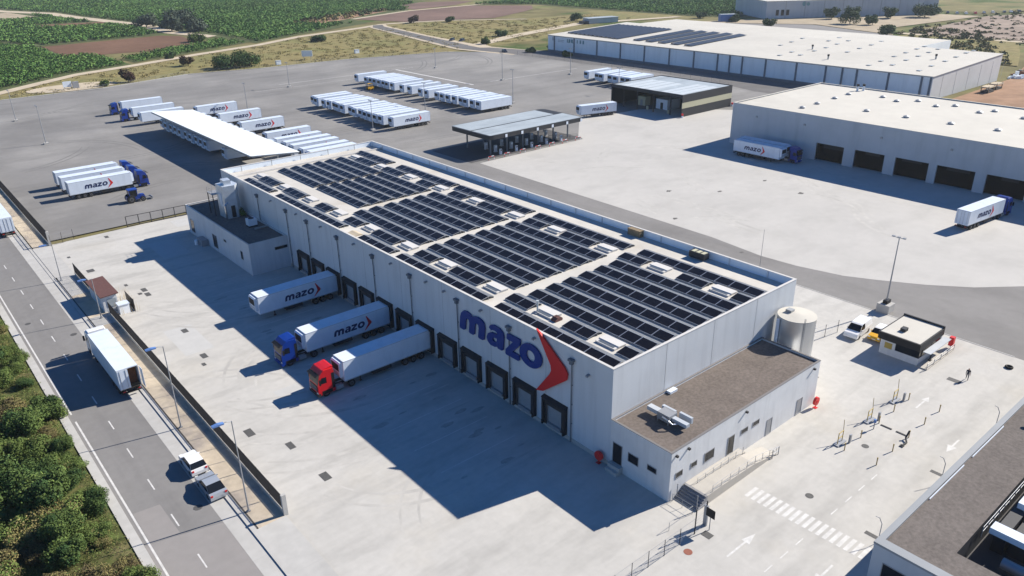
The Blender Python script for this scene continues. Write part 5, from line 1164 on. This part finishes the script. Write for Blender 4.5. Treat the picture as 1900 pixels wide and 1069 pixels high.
cv = [(-24.5,26.6,.75,1.5,'dark double drain cover near the street fence end'),(-27.0,32.2,.9,1.7,'dark grate close behind the screen fence'),(-24.2,18.9,.9,1.5,'drain grate nearest the photo bottom on the apron'),(-23.4,64.0,.8,1.4,'drain grate abreast of the parked street truck'),(-24.1,54.4,.8,1.5,'drain grate of a close pair, larger one'),(-25.0,52.0,.5,.9,'drain grate of a close pair, smaller one'),(-23.2,83.8,.8,1.6,'drain cover nearest the kiosk, farther of three'),(-24.2,82.6,.6,.9,'drain cover nearest the kiosk, smallest of three'),(-23.3,81.5,.8,1.6,'drain cover nearest the kiosk, nearer of three'),(-24.9,87.9,.5,1.0,'small drain cover behind the kiosk'),(-27.7,99,1.2,1.5,'pale framed drain cover behind the fence by the driveway'),(-29.0,108.8,.5,.9,'small drain cover in the open driveway'),(-20.6,115.8,.7,1.4,'drain cover before the sliding mesh gate'),(10.8,-24.0,.5,1.4,'narrow grate near the gravel roofed building, closer'),(25.0,-24.0,.5,1.4,'narrow grate near the gravel roofed building, farther'),(46.0,-17.2,.9,1.6,'dark grate on the pale court beside the walking person'),(33.7,-4.9,.5,.9,'small grate beyond the office wall'),(-.9,-13.6,.8,1.0,'grate at the foot of the entrance sign')]
for c in cv: cover(*c[:4], c[4])
cover(-4.1,-13.8,.42,0,'round rusty red manhole on the entrance road', 'manhole_red', True); cover(11.6,-17.0,.42,0,'round dark manhole beyond the crosswalk', 'manhole_iron', True); cover(24.0,-16.6,.4,0,'round dark manhole between the bollard lines','manhole_iron',True); cover(-36.4,23.0,.45,0,'round manhole in the street beside the silver sedan','manhole_iron',True,.008); cover(-36.2,74.0,.45,0,'round manhole in the street ahead of the white truck','manhole_iron',True,.008); cover(-40.6,82.6,.4,0,'small round manhole near the far street kerb','manhole_iron',True,.008)
def stain(label_unused, x, y, r, zz):
    pts = []
    for i in range(22):
        a = 2*math.pi*i/22; q = r*(.6+.6*rng.random()); pts.append((x+q*math.cos(a), y+q*.6*math.sin(a)))
    return pts
sb = MB()
for x, y, r in ((45.8,4.0,.9),(104,39,1.0),(92,52,.8),(84,60,.9),(107,50,.7),(70,47,.7),(64,27,.5)):
    p = stain('', x, y, r, 0); sb.add([(q[0],q[1],.019) for q in p], [list(range(len(p)))])
struct('road_stain', sb, 'stain')
# signs beyond the yard
t = thing('direction_board', 'white board with dark leaning back standing on the turning circle', 'sign', (18.6,315.8,-.1)); MB().box(-2.6,.6,-.1,.1,.8,3.0).build('board', ['trailer_white'], t); b = MB(); b.box(-2.2,-2.0,-.1,.1,0,.8); b.box(.1,.3,-.1,.1,0,.8); b.build('post', ['post_grey'], t); MB().box(.9,3.2,-.6,.6,0,2.6).build('cabinet', ['post_grey'], t)
t = thing('billboard', 'pale blue billboard seen among dry grass behind the yard', 'billboard', (127.8,323,-.1), RAD(-35)); MB().box(-2.6,2.6,-.1,.1,1.6,4.4).build('board', ['far_wall'], t); b = MB(); b.box(-1.8,-1.6,-.1,.1,0,1.6); b.box(1.6,1.8,-.1,.1,0,1.6); b.build('post', ['post_grey'], t)
for i,(x,y,l) in enumerate(((110,318,'white utility box left of the pale billboard'),(158,327,'white utility box right of the pale billboard'))):
    t = thing('utility_box', l, 'utility box', (x,y,-.1)); MB().box(-1.2,1.2,-.6,.6,0,1.7).build('body', ['trailer_white'], t); MB().box(-1.3,1.3,-.7,.7,1.7,1.85).build('lid', ['trailer_grey'], t)
# junk at the lit end of the long hall
def heap(label, x, y, n, mats, w, d, h):
    t = thing('scrap_pile', label, 'scrap pile', (x,y,-.15)); r2 = random.Random(int(x*10))
    b = MB()
    for i in range(n):
        px, py = (r2.random()-.5)*w, (r2.random()-.5)*d; s = .5 + r2.random()*1.4; a = r2.random()*3; hh = h*(.3+.7*r2.random())*max(.3, 1-abs(px)/w-abs(py)/d)
        ca, sa = math.cos(a)*s, math.sin(a)*s
        b.prism([(px+ca,py+sa),(px-sa*.6,py+ca*.6),(px-ca,py-sa),(px+sa*.6,py-ca*.6)], 0, hh, i % len(mats))
    b.build('debris', mats, t); return t
heap('rusty heap of scrap beyond the lit wall of the long warehouse', 318, 64, 46, ['rust_scrap','wood','dark_cladding','rust_scrap'], 14, 8, 3.4)
heap('white wrapped goods piled at the back corner of the lit wall', 303, 63, 16, ['trailer_white','far_wall'], 7, 5, 3.4)
for i,(x,y,l) in enumerate(((262,59,'timber rack beside the lit wall, nearer one'),(271,59.5,'timber rack beside the lit wall, farther one'))):
    t = thing('timber_rack', l, 'rack', (x,y,-.15)); b = MB()
    for a in (-2.5,2.5):
        for c in (-1.2,1.2): b.box(a-.12,a+.12,c-.12,c+.12,0,2.6)
    b.build('post', ['wood'], t); MB().box(-3,3,-1.5,1.5,2.0,2.4).build('plank_stack', ['dirt_track'], t); MB().box(-2.8,2.8,-1.3,1.3,.1,.9).build('lower_stack', ['dark_cladding'], t)

# ================================================================== PERSON walking across the court
def person(label, loc, rz):
    t = thing('person', label, 'person', loc, rz)
    me = bpy.data.meshes.new('body')
    V = [(0,0,.95),(0,.01,1.15),(0,0,1.38),(0,0,1.5),(.02,0,1.60),(.02,0,1.70),
         (0,.10,.90),(.14,.10,.50),(.06,.10,.09),(.20,.10,.04), (0,-.10,.90),(-.06,-.10,.50),(-.30,-.10,.14),(-.20,-.10,.05),
         (0,.19,1.40),(-.06,.24,1.12),(.06,.25,.88),(.09,.25,.80), (0,-.19,1.40),(.06,-.24,1.12),(.22,-.25,.94),(.27,-.25,.88)]
    E = [(0,1),(1,2),(2,3),(3,4),(4,5),(0,6),(6,7),(7,8),(8,9),(0,10),(10,11),(11,12),(12,13),(2,14),(14,15),(15,16),(16,17),(2,18),(18,19),(19,20),(20,21)]
    R = [.125,.12,.15,.06,.09,.085,.09,.065,.045,.04,.09,.065,.045,.04,.06,.045,.035,.04,.06,.045,.035,.04]
    for base in (17, 21):
        bx, by, bz = V[base]
        for k, (dx_, l) in enumerate(((-.035,.07),(-.012,.085),(.012,.08),(.034,.062))):
            V.append((bx+dx_+.02, by, bz-l)); E.append((base, len(V)-1)); R.append(.010)
        V.append((bx+.055, by*.92, bz-.03)); E.append((base, len(V)-1)); R.append(.011)
    me.from_pydata(V, E, []); o = link('tmp_body', me); md = o.modifiers.new('skin', 'SKIN'); o.modifiers.new('sub', 'SUBSURF').levels = 1
    sv = me.skin_vertices[0].data
    for i, r in enumerate(R): sv[i].radius = (r, r); sv[i].use_root = (i == 0)
    dg = bpy.context.evaluated_depsgraph_get(); me2 = bpy.data.meshes.new_from_object(o.evaluated_get(dg)); bpy.data.objects.remove(o)
    me2.materials.clear()
    for m in ('skin','cloth_navy','cloth_grey','hair'): me2.materials.append(MT[m])
    for p in me2.polygons:
        z_ = p.center.z; y_ = abs(p.center.y); x_ = p.center.x
        p.material_index = 0
        if z_ < .10: p.material_index = 3
        elif z_ < .97 and y_ < .2: p.material_index = 2
        elif z_ < 1.5 and (y_ < .2 or z_ > 1.0): p.material_index = 1
        elif z_ > 1.68 or (z_ > 1.56 and x_ < -.01): p.material_index = 3
    body = link('body', me2, t)
    b = MB()
    for s in (-.035,.035): b.cyl((.10,s,1.625),(.115,s,1.625),.013,n=8)
    b.build('eye', ['hair'], t); MB().cyl((.10,0,1.60),(.125,0,1.585),.014,n=8).build('nose', ['skin'], t); MB().box(.095,.108,-.025,.025,1.54,1.553).build('mouth', ['tail_red'], t)
    for s in (-1,1): MB().box(-.01,.03,s*.088-.01,s*.088+.01,1.58,1.65).build('ear', ['skin'], t)
person('person in dark clothes walking across the pale entrance court', (47.3,-18.2,.012), RAD(200))

# ================================================================== VEGETATION
nr_ = np.random.default_rng(11)
def leaf_mesh(name, clumps, mats, seed=0):
    """clumps: (centre, radii(3), leaf count, leaf size, material index). Leaf sized quads through each clump's volume."""
    g = np.random.default_rng(seed); VV = []; MI = []
    for c, r, n, s, mi in clumps:
        d = g.normal(size=(n,3)); d /= np.linalg.norm(d,axis=1)[:,None]
        q = g.random((n,1))**.45
        p = np.array(c) + d*q*np.array(r)
        nn = d + g.normal(size=(n,3))*.7; nn[:,2] += .4; nn /= np.linalg.norm(nn,axis=1)[:,None]
        a = np.cross(nn, g.normal(size=(n,3))); a /= np.linalg.norm(a,axis=1)[:,None]; b_ = np.cross(nn, a)
        sz = s*(.6+.8*g.random((n,1)))
        VV.append(np.stack([p-a*sz-b_*sz*.6, p+a*sz-b_*sz*.6, p+a*sz+b_*sz*.6, p-a*sz+b_*sz*.6],1).reshape(-1,3)); MI.append(np.where(g.random(n) < .16, (mi+1) % len(mats), mi))
    V = np.concatenate(VV); mi = np.concatenate(MI).astype(np.int32); n = len(mi)
    me = bpy.data.meshes.new(name); me.vertices.add(len(V)); me.vertices.foreach_set('co', V.astype(np.float32).ravel())
    me.loops.add(4*n); me.loops.foreach_set('vertex_index', np.arange(4*n, dtype=np.int32)); me.polygons.add(n)
    me.polygons.foreach_set('loop_start', np.arange(0,4*n,4,dtype=np.int32)); me.polygons.foreach_set('material_index', mi)
    for m in mats: me.materials.append(MT[m])
    me.update(calc_edges=True); return me
def crown_clumps(g, R, H, z0, k, n, s, mix):
    n = int(n*2.6) if s > .2 else n; s = s*.58 if s > .2 else s
    out = [((0,0,z0+H*.5),(R*.6,R*.6,H*.42), n, s, mix[0])]
    for i in range(k):
        a = g.random()*6.283; q = R*(.35+.45*g.random()); zz = z0 + H*(.2+.65*g.random()); rr = R*(.28+.3*g.random())
        out.append(((q*math.cos(a),q*math.sin(a),zz),(rr,rr,rr*.8), n//2+4, s, mix[g.integers(0,len(mix))]))
    return out
def trunk_mb(h, r, R, z0, g):
    b = MB(); b.cyl((0,0,-.2),(0,0,h), r, r*.6, 8)
    for i in range(5):
        a = g.random()*6.28; b.cyl((0,0,h*(.5+.1*i)),(R*.5*math.cos(a),R*.5*math.sin(a),z0+ (h*.8)+.2*i), r*.45, r*.15, 6)
    return b
# trees one can tell apart
def tree(label, x, y, R, H, mats, mix, group=None, trunk=.9, n=160, s=.42, name='tree', seed=1, zb=-.15, k=12):
    g = np.random.default_rng(seed); t = thing(name, label, 'tree' if name == 'tree' else 'shrub', (x,y,zb), g.random()*6, group)
    link('crown', leaf_mesh('crown', crown_clumps(g, R, H-trunk, trunk, k, n, s, mix), mats, seed), t)
    trunk_mb(trunk + (H-trunk)*.3, .1*R**.5+.05, R, trunk, g).build('trunk', ['bark'], t); return t
DKG = ['leaf_dark','leaf_mid','leaf_dark']; GRN = ['leaf_mid','leaf_light','leaf_dark']; OLV = ['leaf_olive','leaf_light','leaf_rust']; PLM = ['leaf_plum','leaf_rust','leaf_plum']
for i,(x,y,R,H,l) in enumerate(((481,240,5,8.0,'round dark tree by the grey factory, first from its left side'),(459,215,7.2,10.5,'largest tree standing before the grey factory wall'),(461,201,4.2,6.5,'small dark tree right of the largest factory tree'),(512,213.5,5.2,7.5,'dark tree on the pale forecourt right of the small one'),(534,200,9,8.0,'broad dark trees clump at the factory right end'),(556,203.6,5,5.5,'low dark tree at the grey factory end wall'),(408,166,5.0,5.5,'lone dark bush beyond the far warehouse roof'),(424.2,279,4,4.2,'low dark bush beside the blue container office'),(415.4,247,3.8,3.8,'small dark bush at the factory forecourt edge'),(433,314,3.8,3.6,'small bush left of the blue container office'),(361,368,4.4,4.4,'dark bush at the meadow edge beyond the solar roof'))):
    tree(l, x, y, R, H, DKG, (0,0,1), 'trees by the far factory', trunk=.8, n=120, s=.65, seed=20+i)
for i,(x,y,R,H,l) in enumerate(((125.2,566,8,9,'grey green tree beside the field track, leftmost of three'),(128.5,523,7.5,9,'dark round tree beside the field track, nearest of three'),(143,548,11,12,'tall grey tree behind the two field track trees'),(141,508,9,6,'low dark bushes right of the field track trees'))):
    tree(l, x, y, R, H, ['tree_grey','tree_slate'], (0,1,0), 'trees by the field track', n=170, s=.9, seed=40+i)
for i,(x,y,R,H,l) in enumerate(((41.1,316.5,3.4,4.6,'plum coloured round tree on dry grass behind the yard kerb'),(77.3,347,3.2,4.2,'plum coloured round tree beside the pale dirt road'))):
    tree(l, x, y, R, H, PLM, (0,0,1), 'plum coloured trees', trunk=.35, n=210, s=.4, seed=60+i)
for i,(x,y,R,H,m,l) in enumerate(((88,325.5,8,5.2,DKG,'broad dark green thicket against the yard edge, left half'),(99,326,9,6.0,DKG,'broad dark green thicket against the yard edge, right half'),(31.2,313,2.0,2.0,GRN,'small bush on dry grass right of the white board'),(170,392,5,3.0,DKG,'low bush on the dry slope beside the dirt road'),(272,444,4.2,4.4,PLM,'dark bush where the two dirt roads meet'),(294.6,431,3.4,3.2,DKG,'small dark bush beside the far dirt road'),(261,332,4,3,DKG,'low bush in the dry meadow near the estate road'),(228.4,307,2.6,4.0,GRN,'single small tree at the estate road bend'),(238,262,2.8,3,DKG,'dark bush beside the end of the long warehouse'),(222,262,2.6,2.4,DKG,'low bush on the estate road verge'),(225,238,2.5,2.2,DKG,'small bush before the long warehouse wall'),(118,446,5,4.5,GRN,'green bush at the corner of the brown field'),(80,380,2.4,2.6,DKG,'little bush on the outer side of the dirt road'))):
    tree(l, x, y, R, H, m, (0,0,1), None, trunk=.3, n=130, s=.5, name='bush', seed=80+i)
# plants on the annex roof and by the kiosk
t = thing('climbing_plant', 'leafy green plant growing beside the shiny cooling tower', 'plant', (-1.4,95.0,5.5)); link('foliage', leaf_mesh('foliage', [((0,0,.8),(.9,2.0,.8),420,.14,0),((.3,-1.4,.5),(.6,.9,.5),160,.13,1)], GRN, 3), t); MB().cyl((0,0,0),(0,0,.6),.06,n=6).build('stem', ['bark'], t)
gs = MB(); r3 = random.Random(5)
for i in range(70):
    x, y = -29.2 + r3.random()*3.2, 75.6 + r3.random()*8; h = .7 + r3.random()*1.5; gs.cyl((x,y,0),(x+.3*(r3.random()-.5),y+.3*(r3.random()-.5),h),.02,.01,n=4)
o = gs.build('dry_reeds', ['straw']); tag(o, 'dry straw coloured reeds growing round the kiosk', 'reeds', kind='stuff')
# roadside scrub in the lower left: every shrub a thing of its own
def shrub_mesh(seed, R, H, n, s, mats, mix): g = np.random.default_rng(seed); return leaf_mesh('foliage', crown_clumps(g, R, H, .05, 16, n, s, mix), mats, seed)
SHR = [('rounded dense green shrub', shrub_mesh(201,1.5,2.0,1500,.05,['leaf_mid','leaf_light','leaf_dark'],(0,0,1,2))), ('dark green tangled shrub', shrub_mesh(202,1.7,1.8,1300,.05,['leaf_dark','leaf_mid','leaf_dark'],(0,0,1))), ('yellow olive dry shrub', shrub_mesh(203,1.5,1.1,1100,.045,['leaf_olive','leaf_light','straw_grass'],(0,0,1))), ('rust brown dead shrub', shrub_mesh(204,1.5,1.0,900,.045,['leaf_rust','leaf_olive','leaf_dark'],(0,0,1))), ('bright green loose shrub', shrub_mesh(205,1.7,1.2,1200,.045,['leaf_light','leaf_mid','leaf_olive'],(0,0,1)))]
STM = MB(); STM.cyl((0,0,-.1),(0,0,.7),.06,.03,n=6); STM.cyl((0,0,.2),(.5,.2,.9),.03,.015,n=5); STM.cyl((0,0,.3),(-.4,.3,.9),.03,.015,n=5); STMm = STM.mesh('stem', ['bark'])
SIZES = ['small','medium','large']
def shrub(kind, x, y, sc, label, group='roadside shrubs along the near kerb'):
    t = thing('shrub', label, 'shrub', (x,y,.02), rng.random()*6.28, group); f = link('foliage', SHR[kind][1], t); f.scale = (sc, sc, sc*rng.uniform(.85,1.15)); q = link('stem', STMm, t); q.scale = (sc,sc,sc)
shrub(0, -44.0, 51.6, 1.45, 'large round bright topped green shrub overhanging the street kerb')
cnt = {}
r4 = random.Random(21); placed = []
yy = 6.0
while yy < 112:
    xx = -44.6
    while xx > -62:
        px, py = xx + r4.uniform(-.9,.5), yy + r4.uniform(-1.1,1.1)
        if (px+44.0)**2 + (py-51.6)**2 > 6 and r4.random() < .84:
            # patches: greener low, rust in the middle, olive further up
            v = math.sin(py*.21+px*.13)+.6*math.sin(py*.55-px*.4)+r4.uniform(-.7,.7)
            kd = 1 if v > .85 else 4 if v > .2 else 0 if v > -.25 else 2 if v > -1.0 else 3
            sc = r4.uniform(.8,1.55)*(1.25 if kd in (0,1) else 1.05)
            if px > -45.6: sc *= .62
            placed.append((kd, px, py, sc))
        xx -= 2.95
    yy += 2.9
placed = [p for p in placed if p[1] > -44 - 12.5 - (0 if p[2] < 60 else -4)][:290]
by = {}
for p in sorted(placed, key=lambda p: p[2]):
    row = by.setdefault(p[0], 0); by[p[0]] += 1
    shrub(p[0], p[1], p[2], p[3], '%s %s from the photo bottom in the roadside scrub' % (ordn(row), SHR[p[0]][0]))
# ground cover between the shrubs
cl = []
for i in range(2300):
    x, y = -43.7 - nr_.random()**1.1*17, nr_.random()*112+2
    cl.append(((x,y,.2),(.8,.8,.25+.35*nr_.random()), 60, .045, int(nr_.choice([0,0,1,3,3,3]))))
tag(link('ground_cover', leaf_mesh('ground_cover', cl, ['leaf_olive','leaf_mid','leaf_rust','leaf_light'], 9)), 'low weeds and dry grass covering the roadside scrub', 'weeds', kind='stuff')
# orchards far behind: each reads as one mass of tree rows
def inside(p, poly):
    c = False; n = len(poly)
    for i in range(n):
        a, b = poly[i], poly[(i+1) % n]
        if (a[1] > p[1]) != (b[1] > p[1]) and p[0] < (b[0]-a[0])*(p[1]-a[1])/(b[1]-a[1]) + a[0]: c = not c
    return c
def orchard(label, poly, sp, R, H, n, s, seed, ang=.3, holes=(), skip=.015):
    g = np.random.default_rng(seed); xs_ = [p[0] for p in poly]; ys_ = [p[1] for p in poly]; cx, cy = sum(xs_)/len(xs_), sum(ys_)/len(ys_); D = max(max(xs_)-min(xs_), max(ys_)-min(ys_))
    ca, sa = math.cos(ang), math.sin(ang); cl = []; m = int(D/sp)+2
    for i in range(-m, m):
        for j in range(-2*m, 2*m):
            u, v = i*sp*1.2 + g.normal()*.2, j*sp*.62 + g.normal()*.3; p = (cx+ca*u-sa*v, cy+sa*u+ca*v)
            if not inside(p, poly) or any(inside(p, h) for h in holes) or g.random() < skip: continue
            q = .75+.5*g.random(); cl.append(((p[0],p[1],H*.5*q-.15),(R*q*.85,R*q*.85,H*.5*q), int(n*.75), s, int(g.choice([0,0,1,1,2]))))
    return tag(link('orchard_trees', leaf_mesh('orchard_trees', cl, ['crop_dark','crop_mid','crop_light'], seed)), label, 'orchard', kind='stuff')
orchard('dense citrus orchard left of the bare brown field', [(-60,318),(-8,330),(10,347),(28,362),(56,374),(54,425),(39,427),(38,490),(0,560),(-60,560)], 3.6, 2.0, 2.3, 40, .34, 301)
orchard('thin strip of orchard between the brown field and the dirt road', [(62,397),(93,421),(116,433),(128,444),(137,420),(97,399),(64,381)], 3.6, 2.0, 2.1, 40, .34, 302, .7)
orchard('orchard blocks beyond the brown field left of the field track', [(0,600),(45,500),(110,508),(116,518),(118,580),(100,700),(93,766),(54,900),(-20,900)], 4.8, 2.7, 2.4, 40, .46, 303, .2, holes=[[(55,716),(95,714),(84,818),(36,818)],[(66,626),(98,606),(120,614),(122,646),(70,656)]])
orchard('wide orchard right of the field track', [(143,474),(138,580),(121,704),(115,774),(92,840),(70,980),(180,1060),(400,770),(385,612),(330,546),(300,562),(262,540),(206,505),(240,478),(174,436),(144,416)], 4.8, 2.7, 2.3, 40, .45, 304, .55, holes=[[(340,545),(396,560),(440,590),(395,615),(352,590)]])
orchard('distant orchard behind the long pale warehouse', [(412,550),(470,558),(620,445),(556,336),(505,306),(456,306),(444,330),(446,440),(452,505)], 4.8, 2.7, 2.4, 36, .48, 305, .9)
cl = []
for i in range(420):
    x, y = 415 + nr_.random()*230, 60 + nr_.random()*115
    cl.append(((x,y,.1),(1.6,1.6,.7),14,.5,int(nr_.integers(0,3))))
for i in range(260):
    a = nr_.random(); x, y = 336 + a*130, 76 + a*60 + nr_.random()*44
    cl.append(((x,y,.4),(2.0,2.0,1.0),18,.5,int(nr_.integers(0,3))))
for i in range(150):
    x, y = 208 + nr_.random()*110, 505 + nr_.random()*50
    if inside((x,y), [(208,505),(262,538),(300,560),(318,552),(258,512),(232,494)]): cl.append(((x,y,1.2),(3.5,3.5,2.0),16,.8,int(nr_.integers(0,3))))
tag(link('rough_scrub', leaf_mesh('rough_scrub', cl, ['leaf_olive','leaf_dark','leaf_rust'], 12)), 'scattered scrub on the rough ground beyond the long warehouse', 'scrub', kind='stuff')
# dry grass tufts behind the yard
cl = []
PG = [(-40,300),(-8,308),(28,309),(67,321),(97,314),(143,311),(193,298),(216,304),(224,339),(236,430),(172,418),(137,396),(96,380),(59,361),(30,349),(12,334),(-6,318)]
MG = [(225,304),(262,304),(345,357),(430,340),(430,390),(345,400),(302,430),(272,441),(256,440),(240,430),(232,370)]
k = 0
while k < 900:
    x, y = -40 + nr_.random()*440, 300 + nr_.random()*145
    if inside((x,y), PG) or inside((x,y), MG): cl.append(((x,y,.0),(2.2,2.2,.25+.35*nr_.random()),34,.2,int(nr_.choice([0,0,0,0,1])))); k += 1
tag(link('dry_grass_tufts', leaf_mesh('dry_grass_tufts', cl, ['straw_grass','leaf_olive'], 14)), 'dry yellow grass tufts and weeds behind the asphalt yard', 'grass', kind='stuff')

# ================================================================== HAZE: one closed box of even thin air round everything
hz = MB(); hz.box(-2600, 2600, -900, 4100, -1.4, 75)
ho = hz.build('haze', []); ho['kind'] = 'stuff'; ho['label'] = 'thin pale summer haze over the fields and yards'
hm = bpy.data.materials.new('haze'); hm.use_nodes = True; ht = hm.node_tree; ht.nodes.clear()
pv = ht.nodes.new('ShaderNodeVolumePrincipled'); pv.inputs['Color'].default_value = (0.80, 0.88, 0.97, 1); pv.inputs['Density'].default_value = 0.00010; pv.inputs['Anisotropy'].default_value = 0.2
mo = ht.nodes.new('ShaderNodeOutputMaterial'); ht.links.new(pv.outputs[0], mo.inputs['Volume']); ho.data.materials.append(hm)
